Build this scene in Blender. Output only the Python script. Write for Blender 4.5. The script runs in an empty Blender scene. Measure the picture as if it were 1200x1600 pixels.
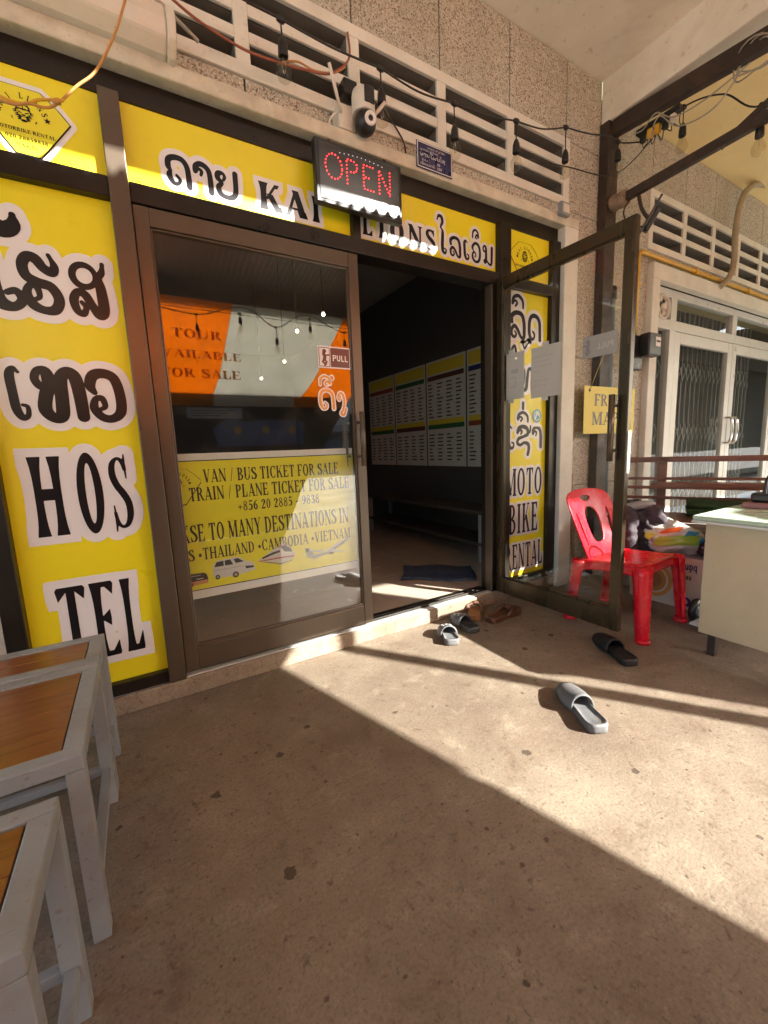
import bpy, bmesh, math, random
import numpy as np
from mathutils import Vector, Matrix
R_ = math.radians
random.seed(7)
SC = bpy.context.scene
COL = SC.collection

# ------------------------------------------------------------------ camera
def make_camera():
    yaw, pitch, roll = R_(30.374), R_(8.552), R_(2.242)
    f = Vector((math.sin(yaw) * math.cos(pitch), math.cos(yaw) * math.cos(pitch), -math.sin(pitch)))
    r = Vector((math.cos(yaw), -math.sin(yaw), 0))
    d = f.cross(r)
    r2 = math.cos(roll) * r + math.sin(roll) * d
    d2 = -math.sin(roll) * r + math.cos(roll) * d
    cd = bpy.data.cameras.new("camera")
    cd.sensor_fit = 'VERTICAL'
    cd.sensor_height = 32.0
    cd.lens = 650.0 / 1600.0 * 32.0
    cd.clip_start = 0.02
    cd.clip_end = 600
    co = bpy.data.objects.new("camera", cd)
    m = Matrix((( r2.x, -d2.x, -f.x, 0), (r2.y, -d2.y, -f.y, 0), (r2.z, -d2.z, -f.z, 1.05), (0, 0, 0, 1)))
    co.matrix_world = m
    COL.objects.link(co)
    SC.camera = co
make_camera()

# ------------------------------------------------------------------ sky, sun, exposure
SUN = Vector((0.58, -0.81, 0.53)).normalized()          # towards the sun
w = bpy.data.worlds.new("World"); SC.world = w; w.use_nodes = True
nt = w.node_tree
bg = nt.nodes['Background']
sky = nt.nodes.new('ShaderNodeTexSky'); sky.sky_type = 'NISHITA'; sky.sun_disc = False
sky.sun_elevation = math.asin(SUN.z)
sky.sun_rotation = math.atan2(SUN.x, SUN.y)
sky.air_density = 1.0; sky.dust_density = 2.0
nt.links.new(sky.outputs[0], bg.inputs[0]); bg.inputs[1].default_value = 0.15
sl = bpy.data.lights.new("sun", 'SUN'); sl.energy = 5.0; sl.angle = R_(0.53); sl.color = (1.0, 0.955, 0.88)
so = bpy.data.objects.new("sun", sl); COL.objects.link(so)
so.rotation_euler = SUN.to_track_quat('Z', 'Y').to_euler()
so.location = (6, -8, 8)
SC.view_settings.view_transform = 'Standard'
SC.view_settings.look = 'None'
SC.view_settings.gamma = 1.0
SC.view_settings.exposure = 2.22
SC.render.engine = 'CYCLES'
cy = SC.cycles
cy.max_bounces = 9; cy.diffuse_bounces = 5; cy.glossy_bounces = 5; cy.transmission_bounces = 6
cy.transparent_max_bounces = 16; cy.use_denoising = True; cy.sample_clamp_indirect = 6
cy.caustics_reflective = False; cy.caustics_refractive = False

# ------------------------------------------------------------------ object helpers
def tag(o, label=None, cat=None, group=None, kind=None):
    if label: o['label'] = label
    if cat: o['category'] = cat
    if group: o['group'] = group
    if kind: o['kind'] = kind
    return o

def thing(name, label, cat, loc=(0, 0, 0), rotz=0.0, group=None, rot=None):
    o = bpy.data.objects.new(name, None)
    o.empty_display_size = 0.05
    COL.objects.link(o)
    o.location = loc
    o.rotation_euler = rot if rot else (0, 0, rotz)
    return tag(o, label, cat, group)

class MB:
    def __init__(s):
        s.v = []; s.f = []; s.sm = []
    def add(s, vs, fs, smooth=False):
        n = len(s.v)
        s.v += [tuple(v) for v in vs]
        s.f += [tuple(i + n for i in f) for f in fs]
        s.sm += [smooth] * len(fs)
        return s
    def box(s, x0, x1, y0, y1, z0, z1):
        vs = [(x, y, z) for z in (z0, z1) for y in (y0, y1) for x in (x0, x1)]
        return s.add(vs, [(0, 2, 3, 1), (4, 5, 7, 6), (0, 1, 5, 4), (2, 6, 7, 3), (0, 4, 6, 2), (1, 3, 7, 5)])
    def obox(s, p, q, w, h, up=(0, 0, 1)):
        """bar from p to q, w wide sideways, h along up"""
        p = Vector(p); q = Vector(q); d = (q - p).normalized(); up = Vector(up)
        side = d.cross(up).normalized(); u = side.cross(d).normalized()
        vs = []
        for c in (p, q):
            for a, b in ((-1, -1), (1, -1), (1, 1), (-1, 1)):
                vs.append(c + side * (a * w / 2) + u * (b * h / 2))
        return s.add(vs, [(3, 2, 1, 0), (4, 5, 6, 7), (0, 1, 5, 4), (1, 2, 6, 5), (2, 3, 7, 6), (3, 0, 4, 7)])
    def tube(s, pts, r, n=8, closed=False, cap=True):
        pts = [Vector(p) for p in pts]
        rs = r if isinstance(r, (list, tuple)) else [r] * len(pts)
        N = len(pts); vs = []; fs = []
        prev = None
        for i, p in enumerate(pts):
            if closed: t = pts[(i + 1) % N] - pts[i - 1]
            else: t = pts[min(i + 1, N - 1)] - pts[max(i - 1, 0)]
            t.normalize()
            if prev is None:
                a = Vector((0, 0, 1)) if abs(t.z) < .9 else Vector((1, 0, 0))
                u = t.cross(a).normalized()
            else:
                u = (prev - t * prev.dot(t)).normalized()
            prev = u; v = t.cross(u)
            for k in range(n):
                a = 2 * math.pi * k / n
                vs.append(p + (u * math.cos(a) + v * math.sin(a)) * rs[i])
        for i in range(N if closed else N - 1):
            j = (i + 1) % N
            for k in range(n):
                l = (k + 1) % n
                fs.append((i * n + k, i * n + l, j * n + l, j * n + k))
        s.add(vs, fs, True)
        if cap and not closed:
            m = len(s.v) - len(vs)
            s.f += [tuple(m + k for k in range(n))[::-1], tuple(m + (N - 1) * n + k for k in range(n))]
            s.sm += [False, False]
        return s
    def lathe(s, prof, c=(0, 0, 0), n=16, M=None, smooth=True):
        """prof: (r, z) pairs about local z; M: matrix applied before moving to c"""
        vs = []; fs = []
        for r, z in prof:
            for k in range(n):
                a = 2 * math.pi * k / n
                p = Vector((r * math.cos(a), r * math.sin(a), z))
                if M is not None: p = M @ p
                vs.append(p + Vector(c))
        for i in range(len(prof) - 1):
            for k in range(n):
                l = (k + 1) % n
                fs.append((i * n + k, i * n + l, (i + 1) * n + l, (i + 1) * n + k))
        s.add(vs, fs, smooth)
        m = len(s.v) - len(vs)
        if prof[0][0] > 1e-6: s.f.append(tuple(m + k for k in range(n))[::-1]); s.sm.append(False)
        if prof[-1][0] > 1e-6: s.f.append(tuple(m + (len(prof) - 1) * n + k for k in range(n))); s.sm.append(False)
        return s
    def ball(s, c, r, n=14, m=9, sc=(1, 1, 1)):
        prof = [(max(r * math.sin(math.pi * i / m), 1e-7), -r * math.cos(math.pi * i / m)) for i in range(m + 1)]
        return s.lathe(prof, c, n, Matrix.Diagonal(sc).to_3x3())
    def prism(s, poly, a, b, F):
        """poly 2d outline (u,v); F(u,v,t) -> point; t from a to b"""
        n = len(poly)
        vs = [F(u, v, a) for u, v in poly] + [F(u, v, b) for u, v in poly]
        fs = [tuple(range(n))[::-1], tuple(range(n, 2 * n))]
        for i in range(n):
            j = (i + 1) % n
            fs.append((i, j, n + j, n + i))
        return s.add(vs, fs)
    def grid(s, F, nu, nv, smooth=True, thick=None):
        vs = [F(i / nu, j / nv) for j in range(nv + 1) for i in range(nu + 1)]
        fs = []
        for j in range(nv):
            for i in range(nu):
                a = j * (nu + 1) + i
                fs.append((a, a + 1, a + nu + 2, a + nu + 1))
        return s.add(vs, fs, smooth)
    def build(s, name, mat, parent=None, bevel=0, solid=0, loc=None, rot=None, subd=0, segs=2, fixn=True):
        me = bpy.data.meshes.new(name)
        me.from_pydata(s.v, [], s.f)
        me.polygons.foreach_set('use_smooth', s.sm)
        if fixn:
            b = bmesh.new(); b.from_mesh(me)
            bmesh.ops.recalc_face_normals(b, faces=b.faces[:])
            b.to_mesh(me); b.free()
        me.materials.append(mat)
        me.update()
        o = bpy.data.objects.new(name, me)
        COL.objects.link(o)
        if parent is not None: o.parent = parent
        if loc is not None: o.location = loc
        if rot is not None: o.rotation_euler = rot
        if solid:
            md = o.modifiers.new('thickness', 'SOLIDIFY'); md.thickness = abs(solid); md.offset = 0 if solid > 0 else -1
        if subd:
            md = o.modifiers.new('smooth', 'SUBSURF'); md.levels = subd; md.render_levels = subd
        if bevel:
            md = o.modifiers.new('soft_edges', 'BEVEL'); md.width = bevel; md.segments = segs; md.limit_method = 'ANGLE'; md.angle_limit = R_(35)
            md.harden_normals = False
        return o

def spline(pts, n=8, closed=False):
    """Catmull-Rom through tuples of any length"""
    P = [np.array(p, float) for p in pts]
    N = len(P); out = []
    for i in range(N if closed else N - 1):
        if closed: p0, p1, p2, p3 = P[i - 1], P[i], P[(i + 1) % N], P[(i + 2) % N]
        else: p0, p1, p2, p3 = P[max(i - 1, 0)], P[i], P[i + 1], P[min(i + 2, N - 1)]
        for k in range(n):
            t = k / n
            out.append(.5 * (2 * p1 + (p2 - p0) * t + (2 * p0 - 5 * p1 + 4 * p2 - p3) * t * t + (3 * p1 - p0 - 3 * p2 + p3) * t ** 3))
    if not closed: out.append(P[-1])
    return [tuple(p) for p in out]

# ------------------------------------------------------------------ materials
def new_mat(name):
    m = bpy.data.materials.new(name); m.use_nodes = True
    nt = m.node_tree
    return m, nt, nt.nodes['Principled BSDF']
def N(nt, t, **kw):
    n = nt.nodes.new(t)
    for k, v in kw.items(): setattr(n, k, v)
    return n
def ramp(nt, fac, stops, interp='LINEAR'):
    r = N(nt, 'ShaderNodeValToRGB'); r.color_ramp.interpolation = interp
    e = r.color_ramp.elements
    while len(e) < len(stops): e.new(0.5)
    for i, (p, c) in enumerate(stops):
        e[i].position = p; e[i].color = (c, c, c, 1) if isinstance(c, (int, float)) else (*c, 1)
    nt.links.new(fac, r.inputs[0])
    return r
def noise(nt, vec, scale, detail=5, rough=.55, dist=0):
    n = N(nt, 'ShaderNodeTexNoise'); n.inputs['Scale'].default_value = scale; n.inputs['Detail'].default_value = detail
    n.inputs['Roughness'].default_value = rough; n.inputs['Distortion'].default_value = dist
    nt.links.new(vec, n.inputs['Vector'])
    return n.outputs['Fac']
def mixc(nt, fac, a, b, mode='MIX'):
    m = N(nt, 'ShaderNodeMix', data_type='RGBA', blend_type=mode)
    if isinstance(fac, (int, float)): m.inputs[0].default_value = fac
    else: nt.links.new(fac, m.inputs[0])
    for s, i in ((a, 6), (b, 7)):
        if isinstance(s, tuple): m.inputs[i].default_value = (*s, 1)
        else: nt.links.new(s, m.inputs[i])
    return m.outputs[2]
def coords(nt, scale=None):
    tc = N(nt, 'ShaderNodeTexCoord')
    if scale is None: return tc.outputs['Object']
    mp = N(nt, 'ShaderNodeMapping'); mp.inputs['Scale'].default_value = scale
    nt.links.new(tc.outputs['Object'], mp.inputs[0])
    return mp.outputs[0]
def bump(nt, bs, h, strength=.3, dist=.01):
    b = N(nt, 'ShaderNodeBump'); b.inputs['Strength'].default_value = strength; b.inputs['Distance'].default_value = dist
    nt.links.new(h, b.inputs['Height']); nt.links.new(b.outputs[0], bs.inputs['Normal'])

def paint(name, c, rough=.5, metal=0., var=.25, scale=9., dirt=None, dirt_amt=.35, bumps=.0, spec=.5, stretch=None, coat=0):
    """plain surface with uneven tone, blotchy wear and gloss variation"""
    m, nt, bs = new_mat(name)
    v = coords(nt, stretch)
    n1 = noise(nt, v, scale, 6, .6)
    r1 = ramp(nt, n1, [(.3, tuple(x * (1 - var) for x in c)), (.7, tuple(min(1, x * (1 + var * .6)) for x in c))])
    col = r1.outputs[0]
    if dirt:
        n2 = noise(nt, v, scale * .45, 8, .7, .6)
        r2 = ramp(nt, n2, [(.48, 0.), (.75, dirt_amt)])
        col = mixc(nt, r2.outputs[0], col, dirt)
        n3 = noise(nt, v, scale * 9, 3, .6)
        r3 = ramp(nt, n3, [(.62, 0.), (.72, dirt_amt)])
        col = mixc(nt, r3.outputs[0], col, dirt)
    nt.links.new(col, bs.inputs['Base Color'])
    rr = ramp(nt, noise(nt, v, scale * 2.3, 4), [(.3, max(.02, rough * .75)), (.7, min(1, rough * 1.25))])
    nt.links.new(rr.outputs[0], bs.inputs['Roughness'])
    bs.inputs['Metallic'].default_value = metal
    bs.inputs['Specular IOR Level'].default_value = spec
    bs.inputs['Coat Weight'].default_value = coat
    if bumps: bump(nt, bs, noise(nt, v, scale * 12, 4), bumps, .004)
    return m
def plain(name, c, rough=.5, metal=0., emit=None, es=0., spec=.5):
    m, nt, bs = new_mat(name)
    bs.inputs['Base Color'].default_value = (*c, 1); bs.inputs['Roughness'].default_value = rough
    bs.inputs['Metallic'].default_value = metal; bs.inputs['Specular IOR Level'].default_value = spec
    if emit:
        bs.inputs['Emission Color'].default_value = (*emit, 1); bs.inputs['Emission Strength'].default_value = es
    return m

def glass_mat(name, tint=(.93, .95, .93), ior=1.75, dust=1.):
    m, nt, bs = new_mat(name); nt.nodes.remove(bs)
    out = nt.nodes['Material Output']
    tr = N(nt, 'ShaderNodeBsdfTransparent'); tr.inputs[0].default_value = (*tint, 1)
    gl = N(nt, 'ShaderNodeBsdfGlossy'); gl.inputs['Roughness'].default_value = 0.004
    fn = N(nt, 'ShaderNodeFresnel'); fn.inputs['IOR'].default_value = ior
    ge = N(nt, 'ShaderNodeNewGeometry'); fr = N(nt, 'ShaderNodeMix')       # only the outer skin of the pane mirrors
    nt.links.new(ge.outputs['Backfacing'], fr.inputs[0]); nt.links.new(fn.outputs[0], fr.inputs[2]); fr.inputs[3].default_value = 0.0
    mx = N(nt, 'ShaderNodeMixShader')
    v = coords(nt)
    n = noise(nt, v, 2.2, 2)
    b = N(nt, 'ShaderNodeBump'); b.inputs['Strength'].default_value = .012; b.inputs['Distance'].default_value = .02
    nt.links.new(n, b.inputs['Height']); nt.links.new(b.outputs[0], gl.inputs['Normal'])
    # thin film of dust
    df = N(nt, 'ShaderNodeBsdfDiffuse'); df.inputs[0].default_value = (.55, .5, .42, 1)
    mx2 = N(nt, 'ShaderNodeMixShader')
    d = ramp(nt, noise(nt, v, 5, 8, .75, .8), [(.45, .006 * dust), (.8, .05 * dust)])
    nt.links.new(d.outputs[0], mx2.inputs[0]); nt.links.new(tr.outputs[0], mx2.inputs[1]); nt.links.new(df.outputs[0], mx2.inputs[2])
    nt.links.new(fr.outputs[0], mx.inputs[0]); nt.links.new(mx2.outputs[0], mx.inputs[1]); nt.links.new(gl.outputs[0], mx.inputs[2])
    nt.links.new(mx.outputs[0], out.inputs[0])
    return m

def concrete_mat(name="worn_concrete", k=1.0):
    m, nt, bs = new_mat(name); v = coords(nt)
    C = lambda *c: tuple(x * k for x in c)
    a = ramp(nt, noise(nt, v, 1.1, 9, .62, .3), [(.30, C(.160, .120, .087)), (.48, C(.232, .188, .137)), (.70, C(.315, .266, .196))]).outputs[0]
    # broad red-brown dirt and pale worn patches
    n0 = noise(nt, v, 2.6, 10, .68, .5)
    a = mixc(nt, ramp(nt, n0, [(.48, 0.), (.68, .42)]).outputs[0], a, C(.130, .080, .055))
    n1 = noise(nt, coords(nt, (1, 1, 1)), 6.5, 12, .78, .3)
    a = mixc(nt, ramp(nt, n1, [(.33, .5), (.46, 0.)]).outputs[0], a, C(.105, .066, .046))
    a = mixc(nt, ramp(nt, n1, [(.53, 0.), (.66, .32)]).outputs[0], a, C(.47, .41, .30))
    nb = noise(nt, v, .9, 6, .6, .8)
    a = mixc(nt, ramp(nt, nb, [(.48, 0.), (.66, .3)]).outputs[0], a, C(.120, .088, .068))
    # short trowel marks
    n2 = noise(nt, coords(nt, (9, 30, 1)), 2.6, 8, .7, .35)
    a = mixc(nt, ramp(nt, n2, [(.33, .5), (.42, 0.)]).outputs[0], a, C(.13, .085, .058))
    # fine grit
    n4 = noise(nt, v, 120, 4, .75)
    a = mixc(nt, ramp(nt, n4, [(.34, .55), (.48, 0.)]).outputs[0], a, C(.10, .07, .05))
    a = mixc(nt, ramp(nt, n4, [(.58, 0.), (.74, .4)]).outputs[0], a, C(.48, .42, .33))
    n5 = noise(nt, v, 34, 6, .7, .4)
    a = mixc(nt, ramp(nt, n5, [(.33, .7), (.42, 0.)]).outputs[0], a, C(.105, .07, .048))
    # dark drips, gum spots and nicks of several sizes
    for sc, thr, amt, col in ((3.1, .70, .75, (.050, .038, .032)), (8.5, .58, .8, (.055, .038, .028)), (19., .55, .75, (.075, .05, .037)), (44., .50, .65, (.08, .055, .04))):
        wob = N(nt, 'ShaderNodeMixRGB'); wob.blend_type = 'ADD'; wob.inputs[0].default_value = .035 * 6 / sc
        nz = N(nt, 'ShaderNodeTexNoise'); nz.inputs['Scale'].default_value = sc * 6; nt.links.new(v, nz.inputs['Vector'])
        nt.links.new(v, wob.inputs[1]); nt.links.new(nz.outputs['Color'], wob.inputs[2])
        vo = N(nt, 'ShaderNodeTexVoronoi'); vo.inputs['Scale'].default_value = sc; nt.links.new(wob.outputs[0], vo.inputs['Vector'])
        sep = N(nt, 'ShaderNodeSeparateColor'); nt.links.new(vo.outputs['Color'], sep.inputs[0])
        big = ramp(nt, sep.outputs[0], [(thr, 0.), (1., .17)]).outputs[0]
        mt = N(nt, 'ShaderNodeMath', operation='SUBTRACT'); nt.links.new(big, mt.inputs[0]); nt.links.new(vo.outputs['Distance'], mt.inputs[1])
        a = mixc(nt, ramp(nt, mt.outputs[0], [(.0, 0.), (.02, amt)]).outputs[0], a, C(*col))
    nt.links.new(a, bs.inputs['Base Color'])
    rr = ramp(nt, n1, [(.35, .62), (.7, .88)]); nt.links.new(rr.outputs[0], bs.inputs['Roughness'])
    bs.inputs['Specular IOR Level'].default_value = .3
    ad = N(nt, 'ShaderNodeMath', operation='ADD'); nt.links.new(n4, ad.inputs[0]); nt.links.new(n5, ad.inputs[1])
    bump(nt, bs, ad.outputs[0], .35, .004)
    return m

def pebble_mat():
    m, nt, bs = new_mat("pebble_dash"); v = coords(nt)
    vo = N(nt, 'ShaderNodeTexVoronoi'); vo.inputs['Scale'].default_value = 165; nt.links.new(v, vo.inputs['Vector'])
    sep = N(nt, 'ShaderNodeSeparateColor'); nt.links.new(vo.outputs['Color'], sep.inputs[0])
    a = ramp(nt, sep.outputs[0], [(.0, (.11, .085, .062)), (.13, (.24, .19, .14)), (.22, (.44, .43, .36)), (.6, (.58, .575, .49)), (.9, (.70, .695, .61))]).outputs[0]
    ed = ramp(nt, vo.outputs['Distance'], [(.45, 0.), (.8, .5)]).outputs[0]
    a = mixc(nt, ed, a, (.36, .29, .22))
    st = ramp(nt, noise(nt, coords(nt, (1, 1, .35)), 2.5, 6, .6), [(.42, 0.), (.74, .4)]).outputs[0]
    a = mixc(nt, st, a, (.33, .30, .23))
    nt.links.new(a, bs.inputs['Base Color']); bs.inputs['Roughness'].default_value = .85
    bump(nt, bs, vo.outputs['Distance'], .35, .003)
    return m

def wood_mat(name, c1, c2, rough=.3, axis=0, scale=6, dark=(.10, .04, .015), coat=0.3):
    m, nt, bs = new_mat(name)
    sc = [22, 22, 22]; sc[axis] = 1.6
    v = coords(nt, tuple(sc))
    n1 = noise(nt, v, scale * .35, 8, .65, .6)
    a = ramp(nt, n1, [(.3, c1), (.55, c2), (.75, tuple(x * .7 for x in c1))]).outputs[0]
    sc2 = [3, 3, 3]; sc2[axis] = .8
    n2 = noise(nt, coords(nt, tuple(sc2)), 3, 5, .6)
    a = mixc(nt, ramp(nt, n2, [(.5, 0.), (.72, .6)]).outputs[0], a, dark)
    nt.links.new(a, bs.inputs['Base Color'])
    bs.inputs['Roughness'].default_value = rough; bs.inputs['Coat Weight'].default_value = coat; bs.inputs['Coat Roughness'].default_value = .15
    bump(nt, bs, n1, .12, .003)
    return m

def translucent_mat(name, c, t=.5):
    m, nt, bs = new_mat(name)
    out = nt.nodes['Material Output']
    v = coords(nt)
    col = ramp(nt, noise(nt, v, 3, 6), [(.3, tuple(x * .85 for x in c)), (.7, c)]).outputs[0]
    df = N(nt, 'ShaderNodeBsdfDiffuse'); tl = N(nt, 'ShaderNodeBsdfTranslucent'); mx = N(nt, 'ShaderNodeMixShader')
    nt.links.new(col, df.inputs[0]); nt.links.new(col, tl.inputs[0]); mx.inputs[0].default_value = t
    nt.links.new(df.outputs[0], mx.inputs[1]); nt.links.new(tl.outputs[0], mx.inputs[2]); nt.links.new(mx.outputs[0], out.inputs[0])
    nt.nodes.remove(bs)
    return m

M = {}
M['concrete'] = concrete_mat(k=.93)
M['step'] = concrete_mat('step_concrete', 1.25)
M['cement'] = paint('dusty_bare_cement', (.20, .175, .145), .9, 0, .2, 6)
M['pebble'] = pebble_mat()
M['inner_ceiling'] = plain('grey_inner_ceiling', (.28, .27, .26), .9)
M['street'] = paint("dusty_asphalt", (.36, .35, .31), .9, 0, .35, 1.2, (.40, .33, .25), .6, .3)
M['tile'] = paint("beige_floor_tile", (.55, .46, .37), .22, 0, .08, 2.5, (.25, .18, .13), .2)
M['plaster'] = paint("stained_ceiling_plaster", (.86, .84, .74), .9, 0, .10, 2.2, (.46, .38, .28), .5, .25)
M['yellow_paint'] = paint("cream_yellow_paint", (.90, .76, .40), .7, 0, .07, 2., (.62, .46, .22), .25, .1)
M['cream'] = paint("weathered_cream_paint", (.64, .61, .50), .75, 0, .2, 9, (.33, .22, .14), .55, .25)
M['white_trim'] = paint("off_white_trim_paint", (.78, .78, .71), .6, 0, .08, 5, (.42, .34, .25), .3, .15)
M['bronze'] = paint("bronze_aluminium", (.115, .088, .062), .34, .4, .12, 3, (.16, .12, .09), .25, 0, stretch=(1, 1, .15))
M['dark_frame'] = paint("dark_bronze_aluminium", (.020, .015, .011), .36, .4, .15, 3, (.07, .05, .04), .3)
M['yellow_sign'] = paint("yellow_vinyl", (.86, .76, .016), .34, 0, .05, 1.6, (.55, .40, .03), .10, 0)
def wrinkle(m):
    nt = m.node_tree; v = coords(nt, (1, 1, .6))
    bump(nt, nt.nodes['Principled BSDF'], noise(nt, v, 5, 3, .5, .6), .10, .02)
wrinkle(M['yellow_sign'])
M['yellow_banner'] = paint("yellow_print", (.84, .78, .03), .35, 0, .05, 2.0, (.5, .42, .05), .08)
M['ink'] = plain("black_vinyl", (.012, .010, .012), .3, spec=.3)
M['ink_dark'] = plain("black_print", (.035, .02, .008), .4)
M['white_vinyl'] = plain("white_vinyl", (.80, .80, .82), .25)
M['glass'] = glass_mat("window_glass", (.97, .98, .95), 2.3)
M['shop_glass'] = glass_mat('plain_window_glass', (.9, .92, .9), 1.5)
M['door_glass'] = glass_mat("clear_door_glass", (.97, .98, .97), 1.4, .25)
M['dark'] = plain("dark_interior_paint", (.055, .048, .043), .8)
M['black_plastic'] = paint("black_plastic", (.014, .013, .013), .38, 0, .2, 12)
M['black_gloss'] = plain("black_acrylic", (.010, .010, .012), .06)
M['led_face'] = plain("dusty_dark_acrylic", (.030, .029, .031), .2)
M['white_plastic'] = paint("aged_white_plastic", (.72, .68, .60), .4, 0, .06, 8, (.5, .42, .3), .25)
M['steel_paint'] = paint("grey_painted_steel", (.265, .285, .295), .42, .0, .1, 7, (.16, .085, .04), .5, .06)
M['steel_dark'] = paint("rusty_dark_steel", (.045, .032, .026), .55, .2, .3, 7, (.16, .075, .035), .5, .2)
M['chrome'] = plain("polished_steel", (.75, .73, .70), .12, 1.)
M['alu_white'] = paint("pale_aluminium", (.66, .68, .66), .35, .1, .06, 4, (.35, .3, .25), .3)
M['wood'] = wood_mat("varnished_wood", (.13, .038, .010), (.23, .082, .022), .30, 0, 6, (.07, .022, .008), .12)
M['red_wood'] = wood_mat("red_brown_wood", (.13, .045, .025), (.24, .09, .05), .4, 0, 5, (.06, .02, .012), .1)
M['plank'] = wood_mat("grey_brown_plank", (.22, .15, .10), (.33, .24, .17), .6, 0, 5, (.10, .06, .04), 0)
M['red_plastic'] = paint("red_plastic", (.72, .012, .028), .26, 0, .05, 6, (.45, .03, .03), .25, 0)
M['mint'] = paint("mint_green_laminate", (.50, .64, .50), .28, 0, .05, 5, (.35, .45, .36), .25)
M['desk'] = paint("beige_laminate", (.55, .47, .31), .5, 0, .06, 5, (.36, .30, .2), .3)
M['wire'] = plain("black_cable", (.018, .015, .013), .45)
M['wire_orange'] = plain("orange_cable", (.50, .25, .07), .45)
M['wire_pale'] = plain("pale_grey_cable", (.36, .34, .28), .5)
M['bulb'] = glass_mat("clear_bulb_glass", (.92, .9, .84), 1.45)
M['paper'] = paint("white_paper", (.8, .79, .78), .7, 0, .05, 6)
M['yellow_pipe'] = paint("yellow_pipe_paint", (.70, .40, .03), .4, 0, .12, 9, (.4, .2, .03), .4)
M['blue_plate'] = paint("navy_enamel", (.012, .014, .085), .3, 0, .15, 9)
M['red_led'] = plain("red_led", (.3, .01, .01), .4, 0, (1, .015, .02), 2.6)
M['white_led'] = plain("white_led", (.5, .5, .5), .4, 0, (.9, .9, 1), .15)
M['tarp_orange'] = translucent_mat("orange_tarpaulin", (1.0, .43, .02), .85)
M['tarp_cream'] = translucent_mat("cream_tarpaulin", (.86, .84, .74), .7)
M['sun_block_dark'] = paint("dark_blue_sun_block", (.022, .03, .045), .8, 0, .3, 3)
M['sun_block_grey'] = paint("grey_green_sun_block", (.13, .135, .12), .85, 0, .2, 3)
M['corrugated'] = paint("old_zinc_sheet", (.20, .185, .17), .5, .35, .2, 4, (.16, .09, .05), .5)
# ------------------------------------------------------------------ lettering: glyphs as shapes, merged by distance field into flat vinyl cut-outs
def sd_poly(X, Y, pts):
    P = np.array(pts, float); n = len(P)
    d = np.full(X.shape, 1e9); s = np.ones(X.shape)
    for i in range(n):
        a = P[i]; b = P[i - 1]
        ex, ey = b - a; wx = X - a[0]; wy = Y - a[1]
        t = np.clip((wx * ex + wy * ey) / (ex * ex + ey * ey + 1e-18), 0, 1)
        d = np.minimum(d, (wx - ex * t) ** 2 + (wy - ey * t) ** 2)
        c1 = Y >= a[1]; c2 = Y < b[1]; c3 = ex * wy > ey * wx
        s = np.where((c1 & c2 & c3) | (~c1 & ~c2 & ~c3), -s, s)
    return s * np.sqrt(d)
def sd_chain(X, Y, pts):
    d = np.full(X.shape, 1e9)
    for (x0, y0, r0), (x1, y1, r1) in zip(pts[:-1], pts[1:]):
        ex, ey = x1 - x0, y1 - y0
        t = np.clip(((X - x0) * ex + (Y - y0) * ey) / (ex * ex + ey * ey + 1e-18), 0, 1)
        d = np.minimum(d, np.hypot(X - x0 - ex * t, Y - y0 - ey * t) - (r0 + (r1 - r0) * t))
    return d
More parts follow.
